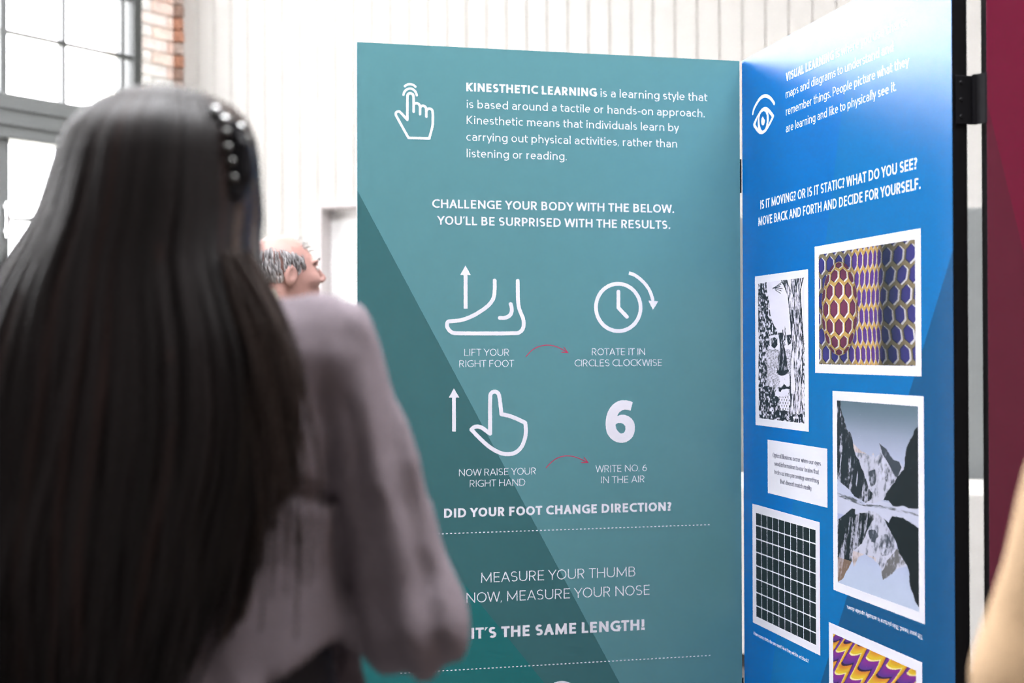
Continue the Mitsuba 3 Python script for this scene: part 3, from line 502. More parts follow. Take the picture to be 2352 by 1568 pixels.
def egg(u, v):
    x = u; f = np.interp(x, [0, .33, .42, .52, .60, .66, .70, .78, 1.0], [.2, 3.4, 4.6, 6.3, 7.9, 9.4, 10.1, 10.8, 12.7])
    bulge = np.exp(-((v - .5) / .30) ** 2) * np.exp(-((u - .55) / .14) ** 2)
    f = f + 0.55 * np.exp(-((v - .5) / .33) ** 2) * np.where(u > .55, 1.0, (u / .55) ** 2)
    yv = v * 5.4 + .3
    lit = sst(.30, .46, u) * (1 - sst(.62, .72, u)); shade = sst(.60, .70, u) * (1 - sst(.72, 1.02, u)) ; sh2 = np.exp(-(((u - .28) / .26) ** 2 + ((v - .5) / .47) ** 2) ** 2)
    dark = np.clip(.78 * shade + .75 * sh2 * (1 - lit), 0, .85)[..., None]
    gold, olive = srgb(190, 150, 80), srgb(128, 112, 84)
    ground = olive * (1 - lit[..., None]) + gold * lit[..., None]
    cell = srgb(58, 48, 120) * (1 - lit[..., None]) + srgb(88, 50, 130) * lit[..., None]
    im = hexpaint(f, yv, cell, ground, srgb(206, 202, 206), srgb(44, 36, 66), .74) * (1 - dark)
    ex, ey = (u - .235) / .205, (v - .505) / .415
    r = np.hypot(ex, ey); m = r < 1; rr = np.minimum(r, .9999)
    k = np.arcsin(rr) / (np.pi / 2) / np.maximum(rr, 1e-6)
    hx, hy = ex * k * 2.77, ey * k * 3.3 + 1.732 / 2
    s = np.clip(1 - .55 * rr ** 3, 0, 1)[..., None]
    im2 = hexpaint(hx, hy, srgb(112, 44, 76), srgb(196, 156, 84), srgb(232, 228, 222), srgb(60, 26, 40), .74) * s
    return np.where(m[..., None], im2, im)
def flames(u, v):
    w = .030 * np.sin(v * 11 + u * 5) + .05 * np.sin(u * 4 + v * 3)
    zig = np.abs(np.mod(v * 7.5 + u * 6.0 + w * 6, 1) - .35)
    ph = np.mod(u * 5.2 + w * 4 - .72 * np.where(np.mod(v * 7.5 + u * 6.0 + w * 6, 1) < .35, (zig / .35) ** .7, (zig / .65) ** 1.6) + v * .9, 1)
    P1, P2, YL, OR, WH, DK = srgb(84, 48, 132), srgb(130, 44, 136), srgb(216, 184, 44), srgb(206, 120, 44), srgb(232, 214, 150), srgb(52, 26, 60)
    im = P1 * (1 - sst(.0, .5, ph)[..., None]) + P2 * sst(.0, .5, ph)[..., None]
    y = ph > .5; t = sst(.56, .98, ph)[..., None]
    im = np.where(y[..., None], YL * (1 - t) + OR * t, im)
    im = over(im, (np.abs(ph - .52) < .035), WH); return over(im, (ph > .955) | (ph < .05), DK)
picture('framed_picture', (.0804, .3870, 1.1123, 1.4908), (.1005, .3674, 1.1306, 1.4724), engraving, 330, 430, 'white bordered black and white drawing of a landscape forming a face')
picture('framed_picture', (.4218, .8872, 1.2498, 1.5403), (.4434, .8664, 1.2700, 1.5201), egg, 460, 420, 'white bordered purple and gold hexagon illusion with a maroon ball')
picture('framed_picture', (.5082, .8950, .7668, 1.2111), (.5299, .8744, .7870, 1.1906), mountain, 300, 470, 'white bordered mountain lake picture with its reflection')
picture('framed_picture', (.4850, .8836, .3300, .6900), (.5059, .8616, .3520, .6690), flames, 330, 330, 'white bordered purple and yellow wavy illusion')
k = picture('framed_picture', (.0575, .4411, .6049, .9089), None, None, 0, 0, 'white bordered grid of black squares')
gx0, gx1, gz0, gz1 = .0793, .4198, .6247, .8882
cw, chh = (gx1 - gx0) / 9.9, (gz1 - gz0) / 7.72
sq = []
for i in range(10):
    for j in range(-1, 8):
        x0, z0 = gx0 + i * cw + .002, gz0 + chh * (.80 + j) + .0013
        g = sbox(x0, z0, x0 + cw - .0032, z0 + chh - .0030).buffer(-.0028).buffer(.0028).intersection(sbox(gx0, gz0, gx1, gz1))
        if not g.is_empty: sq.append(g)
ink(blue, k + '__black_squares', unary_union(sq), 'm_print_black', n0=.0007)
picture('caption_card', (.1541, .4804, .9465, 1.0795), None, None, 0, 0, 'white card with four dark lines of text')

panel(crim, 'display_panel_002', 'm_crimson_print', 'crimson display panel standing at the right end of the row')
add('display_panel_002__picture', crim.box(.0716, .70, .0002, .0006, 1.025, 1.429), 'm_print_black', label='black printed box')

def hinge(key, parts):
    for n, m, b in parts: add(key + '__' + n, m, b)
def rod(p, r, z0, z1):
    m = trimesh.creation.cylinder(r, z1 - z0, sections=20); m.apply_translation([p[0], p[1], (z0 + z1) / 2]); return m
def screw(fr, a, n, z):
    return fr.put(trimesh.convex.convex_hull(np.array([(a + .0042 * math.cos(t) * s, n + d, z + .0042 * math.sin(t) * s) for d, s in ((0, 1), (.0016, .75)) for t in np.linspace(0, 6.28, 13)[:-1]])))
end = Frame(blue.o[:2] + blue.a[:2], TD, TN)     # the near end face of the blue panel
for z in (1.7255, .36):
    # between blue and crimson
    q = end.o[:2] + end.a[:2] * .0455 + end.n[:2] * .004
    key = 'hinge' if 'hinge__knuckle' not in scene else 'hinge_001'
    add(key + '__leaf', end.box(.0075, .042, .0002, .0022, z, z + .092, .0008), 'm_black'); add(key + '__leaf', cat([crim.box(-.0028, -.0005, -.012, -.0002, z, z + .094, .0006), trimesh.convex.convex_hull(np.array([[*(q + .002 * np.array([math.cos(t), math.sin(t)])), zz] for t in np.linspace(0, 6.28, 9) for zz in (z, z + .094)] + [[*(crim.o[:2] + crim.a[:2] * -.0005 + crim.n[:2] * nn), zz] for nn in (-.003, .001) for zz in (z, z + .094)]))]), 'm_black')
    add(key + '__knuckle', rod(q, .0048, z, z + .094), 'm_black')
    for dz in (.014, .046, .078): add(key + '__screw', screw(end, .019, .0022, z + dz), 'm_black')
    tag(key, ('upper' if z > 1 else 'lower') + ' black hinge joining the blue panel to the crimson panel', 'hinge')
for z in (1.7150, .36):
    key = 'hinge_002' if 'hinge_002__knuckle' not in scene else 'hinge_003'
    q = teal.o[:2] + TD * 1.0035 + TN * -.007
    add(key + '__knuckle', rod(q, .0034, z, z + .0878), 'm_black')
    add(key + '__leaf', teal.box(.9988, 1.0004, -.032, -.009, z, z + .0878), 'm_black'); add(key + '__leaf', blue.box(-.0004, .0010, -.032, -.004, z, z + .0878), 'm_black')
    tag(key, ('upper' if z > 1 else 'lower') + ' black hinge between the teal panel and the blue panel', 'hinge')

# things at the back wall that show through the gaps between the panels
add('storage_cabinet__carcass', back.box(2.15, 4.62, .012, .46, .72, 1.93, .006), 'm_steel_pale')
for i in range(5): add('storage_cabinet__door', back.box(2.16 + .49 * i, 2.16 + .49 * i + .48, .461, .478, .73, 1.92, .004), 'm_steel' if i in (0, 3) else 'm_steel_pale'); add('storage_cabinet__door%s__handle' % ('' if i == 0 else '_%03d' % i), back.box(2.20 + .49 * i, 2.215 + .49 * i, .479, .50, 1.2, 1.4, .004), 'm_chrome')
add('storage_cabinet__base', back.box(2.15, 4.62, .012, .46, 0, .719), 'm_steel')
tag('storage_cabinet', 'dark grey storage cabinet at the back wall behind the panels', 'cabinet')
add('trestle_table__top', back.box(3.0, 4.7, .62, 1.22, .70, .74, .004), 'm_door'); add('trestle_table__cloth', cat([back.box(2.99, 4.71, 1.222, 1.232, .06, .745, .003), back.box(2.99, 4.71, .61, 1.222, .741, .747)]), 'm_white_wall')
for a in (3.05, 4.62): add("trestle_table__leg", back.box(a, a + .04, .7, .74, 0, .70), "m_steel")
tag("trestle_table", "white cloth covered table before the grey storage cabinet", "table")
# ------------------------------------------------------------------ people: distance fields turned into smooth meshes
class Field:
    def __init__(self, lo, hi, h):
        self.lo, self.h = np.array(lo, float), h
        self.n = np.ceil((np.array(hi) - self.lo) / h).astype(int) + 1
        self.D = np.full(self.n, .06, np.float32)
    def _win(self, lo, hi, m=.05):
        a = np.clip(np.floor((np.array(lo) - m - self.lo) / self.h).astype(int), 0, self.n); b = np.clip(np.ceil((np.array(hi) + m - self.lo) / self.h).astype(int) + 1, 0, self.n)
        sl = tuple(slice(x, y) for x, y in zip(a, b))
        g = np.meshgrid(*[(np.arange(x, y) * self.h + l).astype(np.float32) for x, y, l in zip(a, b, self.lo)], indexing='ij')
        return sl, g
    def op(self, lo, hi, fn, k=.01, mode='add'):
        sl, g = self._win(lo, hi)
        if min(g[0].shape) == 0: return
        d, D = fn(*g), self.D[sl]
        if mode == 'cut': d = -d
        s = 1 if mode == 'add' else -1
        a, b = s * D, s * d
        hh = np.maximum(k - np.abs(a - b), 0) / max(k, 1e-9)
        self.D[sl] = s * (np.minimum(a, b) - hh * hh * k * .25)
    def cap(self, p, q, r0, r1, k=.01, mode='add', sq=None):
        p, q = np.array(p, float), np.array(q, float); r = max(r0, r1)
        def fn(x, y, z):
            ax, ay, az = x - p[0], y - p[1], z - p[2]; d = q - p
            t = np.clip((ax * d[0] + ay * d[1] + az * d[2]) / (d @ d), 0, 1)
            return np.sqrt((ax - t * d[0]) ** 2 + (ay - t * d[1]) ** 2 + (az - t * d[2]) ** 2) - (r0 + (r1 - r0) * t)
        self.op(np.minimum(p, q) - r, np.maximum(p, q) + r, fn, k, mode)
    def ell(self, c, r, k=.01, mode='add'):
        c, r = np.array(c, float), np.array(r, float)
        def fn(x, y, z):
            a, b, e = (x - c[0]), (y - c[1]), (z - c[2])
            k0 = np.sqrt((a / r[0]) ** 2 + (b / r[1]) ** 2 + (e / r[2]) ** 2); k1 = np.sqrt((a / r[0] ** 2) ** 2 + (b / r[1] ** 2) ** 2 + (e / r[2] ** 2) ** 2)
            return k0 * (k0 - 1) / np.maximum(k1, 1e-6)
        self.op(c - r, c + r, fn, k, mode)
    def column(self, zs, a, b, cx, cy, z0, z1, k=.02):
        """An upright body of elliptic sections a(z) by b(z)."""
        def fn(x, y, z):
            A, B, X, Y = (np.interp(z, zs, v).astype(np.float32) for v in (a, b, cx, cy))
            r = (np.sqrt(((x - X) / A) ** 2 + ((y - Y) / B) ** 2) - 1) * np.minimum(A, B)
            return np.maximum(r, np.maximum(z0 - z, z - z1))
        self.op((min(cx) - max(a), min(cy) - max(b), z0), (max(cx) + max(a), max(cy) + max(b), z1), fn, k)
    def warp(self, fn):
        g = np.meshgrid(*[(np.arange(n) * self.h + l) for n, l in zip(self.n, self.lo)], indexing='ij'); near = np.abs(self.D) < .03
        P = np.stack([x[near] for x in g], -1); self.D[near] += fn(P).astype(np.float32)
    def mesh(self, smooth=2):
        D = self.D; s = D < 0
        V = np.zeros(tuple(np.array(D.shape) - 1) + (3,), np.float32); C = np.zeros(tuple(np.array(D.shape) - 1), np.float32)
        n = np.array(D.shape) - 1
        for ax in range(3):
            for o1 in (0, 1):
                for o2 in (0, 1):
                    o = [o1, o2]; o.insert(ax, 0); e = list(o); e[ax] = 1
                    A = D[tuple(slice(i, i + m) for i, m in zip(o, n))]; B = D[tuple(slice(i, i + m) for i, m in zip(e, n))]
                    x = (A < 0) != (B < 0); t = np.where(x, A / np.where(x, A - B, 1), 0)
                    for j in range(3): V[..., j] += np.where(x, o[j] + (t if j == ax else 0), 0)
                    C += x
        act = C > 0; idx = np.full(C.shape, -1, np.int64); idx[act] = np.arange(act.sum())
        P = np.argwhere(act) + V[act] / C[act][:, None]
        F = []
        for ax in range(3):
            b, c = (ax + 1) % 3, (ax + 2) % 3
            sl = [slice(1, -1)] * 3; sl[ax] = slice(0, -1)
            A = s[tuple(sl)]; sh = [slice(1, -1)] * 3; sh[ax] = slice(1, None); B = s[tuple(sh)]
            for sign in (0, 1):
                q = np.argwhere((A & ~B) if sign == 0 else (~A & B)); off = np.ones(3, int); off[ax] = 0; q = q + off
                def at(db, dc): z = q.copy(); z[:, b] += db; z[:, c] += dc; return idx[z[:, 0], z[:, 1], z[:, 2]]
                quad = np.stack([at(-1, -1), at(0, -1), at(0, 0), at(-1, 0)], 1); quad = quad[(quad >= 0).all(1)]
                F.append(quad if sign == 0 else quad[:, ::-1])
        F = np.vstack(F); F = np.vstack([F[:, [0, 1, 2]], F[:, [0, 2, 3]]])
        m = trimesh.Trimesh(P * self.h + self.lo, F, process=False)
        if smooth: trimesh.smoothing.filter_taubin(m, iterations=smooth * 2)
        return m
def mirror(p): return (-p[0], p[1], p[2])
def arm_path(side, sh, el, wr): return [(side * p[0], p[1], p[2]) for p in (sh, el, wr)]

def head_field(F, c, sc=1.0, tilt=0.0, female=False):
    c = np.array(c); ct, st = math.cos(tilt), math.sin(tilt)
    def w(x, y, z): y, z = y * ct + z * st, -y * st + z * ct; return c + sc * np.array([x, y, z])
    E = lambda p, r, k=.01, mode='add': F.ell(w(*p), np.array(r) * sc, k * sc, mode)
    Cc = lambda p, q, a, b, k=.01, mode='add': F.cap(w(*p), w(*q), a * sc, b * sc, k * sc, mode)
    E((0, -.018, .030), (.074, .096, .086)); E((0, .030, -.025), (.063, .068, .088), .03)
    E((0, .040, -.085), (.046, .050, .034), .03); E((0, .072, -.103), (.020, .018, .016), .02)
    for s in (-1, 1):
        E((s * .034, .062, -.030), (.027, .032, .024), .02)
        E((s * .031, .101, .006), (.016, .017, .011), .012, 'cut')
        E((s * .031, .083, .005), (.0125, .0125, .0125), .003)
        Cc((s * .014, .096, .025), (s * .048, .080, .024), .0075, .006, .012)
        E((s * .077, -.012, -.012), (.009, .021, .033), .006); E((s * .088, -.006, -.010), (.008, .012, .020), .004, 'cut')
        E((s * .010, .107, -.036), (.008, .009, .007), .006)
    Cc((0, .091, .012), (0, .117, -.028), .0075, .0105, .010)
    Cc((-.018, .091, -.062), (.018, .091, -.062), .0055, .0055, .006); Cc((-.016, .090, -.072), (.016, .090, -.072), .006, .006, .006)
    Cc((-.022, .101, -.0668), (.022, .101, -.0668), .0022, .0022, .003, 'cut')
    n = .050 if female else .060
    F.cap(c + sc * np.array([0, -.030, -.07]), c + sc * np.array([0, -.045, -.20]), n * sc, n * 1.08 * sc, .03)
def hand_field(F, wr, d, palm_n, side):
    """Wrist, pointing direction, palm normal: a palm, four curled fingers of their own lengths and a thumb from its side."""
    wr, d, n = np.array(wr, float), np.array(d, float), np.array(palm_n, float); d /= np.linalg.norm(d); n -= (n @ d) * d; n /= np.linalg.norm(n); a = np.cross(d, n) * side
    P = lambda x, y, z: wr + a * x + d * y + n * z
    for x in (-.028, -.010, .010, .027): F.cap(P(x * .6, .012, 0), P(x, .082, 0), .017, .0125, .012)
    for x, L in ((-.030, .062), (-.010, .072), (.010, .068), (.029, .052)):
        p = P(x, .085, .002); cur = p
        for j, (f, b) in enumerate(((.45, .35), (.32, .85), (.23, 1.25))):
            nx = cur + L * f * (d * math.cos(b) + n * math.sin(b)); F.cap(cur, nx, .0102 - .0006 * j, .0096 - .0006 * j, .004); cur = nx
    p = P(-.030, .022, .006); q = p + .038 * (-a * .75 + d * .55 + n * .35); F.cap(p, q, .014, .0105, .01); F.cap(q, q + .034 * (-a * .25 + d * .85 + n * .45), .0105, .008, .004)
def place(yaw, pos):
    c, s = math.cos(yaw), math.sin(yaw); return np.array([[c, -s, 0, pos[0]], [s, c, 0, pos[1]], [0, 0, 1, 0], [0, 0, 0, 1.0]])
def moved(m, M): m = m.copy(); m.apply_transform(M); return m

def body(key, M, H, arms, feet, skin, female, head_c, tilt=0.0, hsc=1.0, h=.0045):
    """The bare figure as one surface; arms: {side: (shoulder, elbow, wrist, hand direction, palm normal)}."""
    k = H / 1.66
    F = Field((-.36, -.22, -.01), (.36, .42, H + .03), h)
    zs = np.array([.84, .92, 1.02, 1.12, 1.24, 1.34, 1.39]) * k
    F.column(zs, np.array([.150, .155, .135, .13, .145, .12, .055]) * k, np.array([.10, .105, .09, .09, .098, .075, .05]) * k, [0] * 7, [0, 0, 0, 0, -.005, -.02, -.03], zs[0], zs[-1])
    head_field(F, head_c, hsc, tilt, female)
    for s in (-1, 1):
        sh, el, wr, hd, pn = arms[s]
        F.cap((s * .05, -.02, sh[2] - .01), sh, .050, .046, .03); F.cap(sh, el, .043, .035, .02); F.cap(el, wr, .035, .024, .015); hand_field(F, wr, hd, pn, s)
        hip, kn, an = (s * .085 * k, 0, .86 * k), (s * .095, .02, .47 * k), (s * .10, -.01, .09)
        F.cap(hip, kn, .078, .052, .03); F.cap(kn, an, .050, .036, .02); F.cap((s * .10, -.02, .05), (s * .115, .13, .035), .034, .028, .02)
    m = F.mesh(0); add(key + '__body', moved(m, M), skin, smooth=True)
def trousers(key, M, H, bsdf, top=.98, h=.008):
    k = H / 1.66; F = Field((-.26, -.22, .0), (.26, .24, top * k + .03), h)
    zs = np.array([.74, .84, .92, top]) * k
    F.column(zs, np.array([.15, .172, .172, .15]) * k, np.array([.11, .122, .118, .105]) * k, [0] * 4, [0] * 4, zs[0], zs[-1])
    for s in (-1, 1): F.cap((s * .085 * k, 0, .84 * k), (s * .098, .015, .47 * k), .094, .072, .03); F.cap((s * .098, .015, .47 * k), (s * .10, -.01, .075), .072, .060, .02)
    F.warp(lambda P: .010 * (meshkit.fbm(P * np.array([14, 14, 5]), 2, 5) - .5))
    add(key + '__trousers', moved(F.mesh(2), M), bsdf, smooth=True)
def shoes(key, M, bsdf):
    for s in (-1, 1):
        F = Field((s * .11 - .07, -.11, .0), (s * .11 + .07, .22, .16), .006)
        F.cap((s * .10, -.035, .052), (s * .118, .145, .040), .047, .040, .02); F.cap((s * .10, -.012, .06), (s * .10, -.012, .12), .05, .048, .02); F.op((s * .11 - .1, -.2, 0), (s * .11 + .1, .3, .012), lambda x, y, z: z - .006, .002, 'cut')
        add(key + '__shoe', moved(F.mesh(1), M), bsdf, smooth=True)
def jacket(key, M, arms, prof, hem, bsdf, notch=None, h=.0065, folds=.012, cuff=.86, sl=(.062, .052, .056, .042), seed=3, collar=True, name='jacket'):
    zs, a, b, cy = prof
    F = Field((-.38, -.26, hem - .01), (.38, .40, zs[-1] + .08), h)
    F.column(zs, a, b, [0] * len(zs), cy, hem, zs[-1], .02)
    for s in (-1, 1):
        sh, el, wr = (np.array(p) for p in arms[s][:3])
        F.cap((s * .055, cy[-1], sh[2] + .006), sh + np.array([0, 0, .002]), .052, sl[0] * .92, .03)
        mid = sh * .55 + el * .45 + np.array([s * .004, -.006, 0])
        F.cap(sh, mid, sl[0], sl[1], .010); F.cap(mid, el, sl[1], sl[2], .004); F.cap(el, el + (wr - el) * cuff, sl[2], sl[3], .022)
    for s in (-1, 1) if notch else ():                      # a creased seam on the back and a long ridge down each sleeve
        F.cap((s * .118, -.094, 1.163), (s * .162, -.040, 1.146), .009, .009, .006, 'cut')
        F.cap((s * .168, -.046, 1.290), (s * .206, -.046, 1.165), .013, .011, .022)
    if collar: F.cap((0, cy[-1] - .005, zs[-1] - .01), (0, cy[-1], zs[-1] + .03), .066, .062, .015); F.cap((0, cy[-1] + .01, zs[-1]), (0, cy[-1] + .015, zs[-1] + .12), .050, .052, .004, 'cut')
    F.ell((0, .055, zs[-1] + .012), (.062, .075, .055), .008, 'cut')
    if notch: F.op((-.4, -.4, hem - .05), (.4, .4, notch[1]), notch[0], .006, 'cut')
    def fold(P):
        w = meshkit.fbm(P * np.array([7, 7, 5]) + seed, 3, seed) - .5
        arm = np.clip((np.abs(P[:, 0]) - .15) / .05, 0, 1)
        d = folds * 2.4 * (meshkit.fbm(P * np.array([17, 17, 5]) + 2 * w[:, None], 3, seed + 1) - .5) + folds * .45 * arm * np.sin(P[:, 0] * 150 + P[:, 2] * 26 + 9 * w)
        return d * .75
    F.warp(fold); add(key + '__' + name, moved(F.mesh(2), M), bsdf, smooth=True)

mat('m_skin', mikit.proc(lambda p, n, uv: mi.Color3f(.40, .225, .195) * (0.86 + .28 * mikit.fbm(p.x * 30, p.y * 30, p.z * 30))), .45, .4)
mat('m_skin_brown', (.36, .20, .14), .45, .4)
def weave(c, f=420.0, a=.10): return mikit.proc(lambda p, n, uv: mi.Color3f(*c) * (1 - a + a * 2 * mikit.noise(p.x * f, p.y * f, p.z * f) * mikit.fbm(p.x * 11, p.y * 11, p.z * 6) * 2))
mat('m_taupe', weave((.172, .143, .162)), .85, .15, 0, .4)
mat('m_tan', weave((.42, .285, .17)), .85, .15, 0, .3)
mat('m_knit', weave((.40, .36, .30)), .9, .1, 0, .3)
mat('m_dark_trousers', weave((.030, .028, .034)), .8, .2)
mat('m_shoe', (.03, .028, .026), .5, .4)
scene['m_hair'] = two({'type': 'principled', 'base_color': VCOL, 'roughness': .42, 'specular': .22})
mat('m_eye', (.75, .73, .70), .15, .5); mat('m_iris', (.05, .035, .03), .15, .5)

def ribbon(path, width, thick, side=None, n=6):
    """A lock of hair: a flattened tapering tube along the path; side: outward direction at each point."""
    P = np.array(path); t = np.gradient(P, axis=0); t /= np.linalg.norm(t, axis=1)[:, None] + 1e-9
    o = np.array(side) - (np.array(side) * t).sum(1)[:, None] * t; o /= np.linalg.norm(o, axis=1)[:, None] + 1e-9
    s = np.cross(t, o); a = np.arange(n) * 2 * np.pi / n
    R = P[:, None] + s[:, None] * (np.cos(a)[None, :, None] * np.array(width)[:, None, None]) + o[:, None] * (np.sin(a)[None, :, None] * np.array(thick)[:, None, None])
    m = len(P); i, j = np.meshgrid(np.arange(m - 1), np.arange(n), indexing='ij'); jn = (j + 1) % n
    q = np.stack([i * n + j, i * n + jn, (i + 1) * n + jn, (i + 1) * n + j], -1).reshape(-1, 4)
    return R.reshape(-1, 3), np.vstack([q[:, [0, 1, 2]], q[:, [0, 2, 3]]])
def locks_mesh(items):
    V, Fc, Cl, at = [], [], [], 0
    for (v, f), c in items: V.append(v); Fc.append(f + at); Cl.append(np.broadcast_to(c, (len(v), 3)) if np.ndim(c) == 1 else c); at += len(v)
    return trimesh.Trimesh(np.vstack(V), np.vstack(Fc), process=False), np.vstack(Cl)

# --- the woman seen from behind
WX, WY = -.344, 1.42
MW = place(0, (WX, WY, 0)); KW = 'person'
ARMS_W = {s: ((s * .142, 0, 1.300), (s * .241, -.012, 1.013), (s * .13, .20, 1.10), (-s * .65, .75, .15), (0, .2, -1)) for s in (-1, 1)}
HC = (-.032, .018, 1.458)
body(KW, MW, 1.58, ARMS_W, None, 'm_skin_brown', True, HC, hsc=.97)
def notch_fn(x, y, z):
    ax = np.abs(x); lim = 1.004 - np.maximum((.163 - ax) / 1.75, (ax - .163) / .95)
    back_hem = .915 + .02 * np.abs(x) - .02 * (y > .0)
    return np.maximum(z - np.maximum(np.where(y < .06, lim, .9), back_hem), 0) * 0 + (z - np.maximum(np.where(y < .06, lim, .0), np.where(y < .06, back_hem, .90))) * .7
ZP = [.86, .93, 1.00, 1.08, 1.16, 1.24, 1.30, 1.335, 1.352]
jacket(KW, MW, ARMS_W, (ZP, [.215, .208, .186, .172, .168, .164, .160, .115, .065], [.15, .145, .138, .128, .122, .118, .105, .082, .058], [0, 0, 0, 0, -.004, -.008, -.014, -.022, -.028]), .86, 'm_taupe', notch=(notch_fn, 1.01), sl=(.060, .049, .053, .042))
trousers(KW, MW, 1.58, 'm_dark_trousers', 1.10); shoes(KW, MW, 'm_shoe')
# hair: an inner mass and many long locks that fall from the crown
def hair_env(z):
    """(left edge, right edge, back) of the fall of hair in the figure's own metres, by height."""
    zz = [.86, .93, 1.00, 1.06, 1.12, 1.18, 1.24, 1.30, 1.355, 1.39, 1.42, 1.45, 1.48, 1.51, 1.53, 1.55, 1.568, 1.580, 1.5875]
    L = [-.175, -.205, -.225, -.235, -.238, -.236, -.230, -.218, -.196, -.176, -.160, -.150, -.142, -.134, -.127, -.115, -.095, -.066, -.030]
    R = [-.02, .035, .062, .085, .098, .115, .120, .112, .090, .074, .070, .069, .066, .064, .061, .053, .034, .008, -.024]
    B = [-.165, -.172, -.175, -.172, -.168, -.162, -.156, -.146, -.136, -.130, -.126, -.122, -.118, -.112, -.105, -.090, -.066, -.034, .0]
    return np.interp(z, zz, L), np.interp(z, zz, R), np.interp(z, zz, B)
F = Field((-.30, -.22, .93), (.20, .13, 1.61), .006)
zc = np.linspace(.95, 1.584, 26); e = [hair_env(z) for z in zc]
cxs = [(l + r) / 2 for l, r, b in e]; aa = [max((r - l) / 2 - .012, .004) for l, r, b in e]
yc = np.interp(zc, [.95, 1.30, 1.36, 1.45, 1.60], [-.085, -.085, -.06, .0, .015]); bb = [max(y - b - .012, .004) for y, (l, r, b) in zip(yc, e)]
F.column(zc, aa, bb, cxs, list(yc), zc[0], zc[-1], .01)
F.op((-.30, -.2, .8), (.25, .2, 1.50), lambda x, y, z: np.maximum(np.maximum(.055 - y, z - 1.50), 0.0 - (y - .055)) * 0 + np.maximum(.055 - y, z - 1.515), .01, 'cut')
F.op((-.3, .05, .8), (.25, .2, 1.62), lambda x, y, z: .090 - y + .0 * x, .012, 'cut')
inner = moved(F.mesh(2), MW)
items = [((np.array(inner.vertices), np.array(inner.faces)), np.array([.006, .005, .005]))]
rg = np.random.default_rng(11)
NL = 420
for i in range(NL):
    u = -1 + 2 * (i + rg.uniform(-.6, .6)) / (NL - 1); u = float(np.clip(u, -1.02, 1.02))
    layer = rg.uniform(-.004, .008); zend = rg.uniform(.86, 1.0) if u < .55 else rg.uniform(.90, 1.16)
    zend += .10 * max(0, u - .3)
    z = np.concatenate([np.linspace(1.587, 1.50, 9)[:-1], np.linspace(1.50, zend, 22)])
    l, r, b = hair_env(z); c, w = (l + r) / 2, (r - l) / 2 + layer * .6
    wob = .010 * u * 0 + np.interp(z, [.9, 1.2, 1.45, 1.6], [.016, .010, .003, 0]) * np.sin(z * rg.uniform(7, 15) + rg.uniform(0, 6.28)) * rg.uniform(.2, 1)
    th = u * 1.62                                      # round the back of the head from ear to ear
    y0 = np.interp(z, [.95, 1.30, 1.36, 1.45, 1.60], [-.085, -.085, -.06, .0, .015])
    x = c + w * np.sin(th) / np.sin(1.62) + wob; y = y0 - (y0 - b + layer) * np.cos(th) * np.ones_like(z)
    P = np.stack([x + WX, y + WY, z], 1); side = np.stack([np.sin(th) * np.ones_like(z), -np.cos(th) * np.ones_like(z), .25 * np.ones_like(z)], 1)
    s = np.linspace(0, 1, len(z)); wd = rg.uniform(.005, .010) * np.interp(s, [0, .1, .3, .75, 1], [.25, .6, 1, .9, .12]); tk = wd * .45
    base = np.array([.0085, .0066, .0068]) * rg.uniform(.5, 1.7)
    if rg.random() < .12: base = np.array([.020, .011, .010]) * rg.uniform(.6, 1.2)
    if u > .62 and rg.random() < .45: base = np.array([.050, .034, .026]) * rg.uniform(.5, 1.1)
    items.append((ribbon(P, wd, tk, side), base))
for i in range(26):                                    # loose strands forward over the right shoulder blade
    x0 = rg.uniform(.055, .085); z = np.linspace(1.40, rg.uniform(1.02, 1.22), 16); s = np.linspace(0, 1, 16)
    drift = rg.uniform(.03, .075)
    P = np.stack([x0 + drift * np.sin(s * 1.9) + WX, WY - .108 - .028 * np.sin(s * 2.2) + rg.uniform(-.004, .004), z], 1)
    items.append((ribbon(P, np.interp(s, [0, .3, 1], [.003, .0032, .0008]), np.full(16, .0012), np.tile([.2, -1, 0], (16, 1))), np.array([.035, .025, .022]) * rg.uniform(.6, 1.5)))
hm, hc = locks_mesh(items)
add(KW + '__hair', hm, 'm_hair', smooth=True, color=hc, label='long straight dark brown hair')
# the beaded black hair clip at the right of the head
def clip_at(x, z, lift=.006):
    l, r, b = hair_env(z); y0 = np.interp(z, [1.30, 1.36, 1.45, 1.60], [-.085, -.06, .0, .015]); k = (x - (l + r) / 2) / ((r - l) / 2 + .004)
    return np.array([x + WX, y0 - (y0 - b + .004) * math.sqrt(max(.06, 1 - k * k)) - lift + WY, z])
F = Field((WX - .02, WY - .16, 1.42), (WX + .12, WY + .06, 1.57), .004)
band = [(.036, 1.547), (.047, 1.535), (.054, 1.522), (.058, 1.508), (.060, 1.493), (.060, 1.478), (.058, 1.462)]
for (p, q), w in zip(zip(band[:-1], band[1:]), (.007, .011, .014, .016, .015, .011)): F.cap(clip_at(*p, .002), clip_at(*q, .002), w, w, .01)
F.warp(lambda P: .006 * (meshkit.fbm(P * 70, 2, 4) - .5))
add('hair_clip__band', F.mesh(1), 'm_black', smooth=True)
for j, (x, z) in enumerate([(.034, 1.548), (.042, 1.539), (.053, 1.535), (.045, 1.525), (.061, 1.523), (.054, 1.514), (.060, 1.502), (.050, 1.495), (.056, 1.488), (.047, 1.509), (.052, 1.478)]):
    x += .008; bead = trimesh.creation.icosphere(2, .0046); bead.apply_translation(clip_at(x, z, .020)); add('hair_clip__bead', bead, 'm_chrome' if j < 3 else 'm_gunmetal')
tag('hair_clip', 'black hair clip with shiny round beads on the right of the long dark hair', 'hair clip')
tag(KW, 'person with long dark hair and a taupe jacket, seen from behind at the teal panel', 'person')

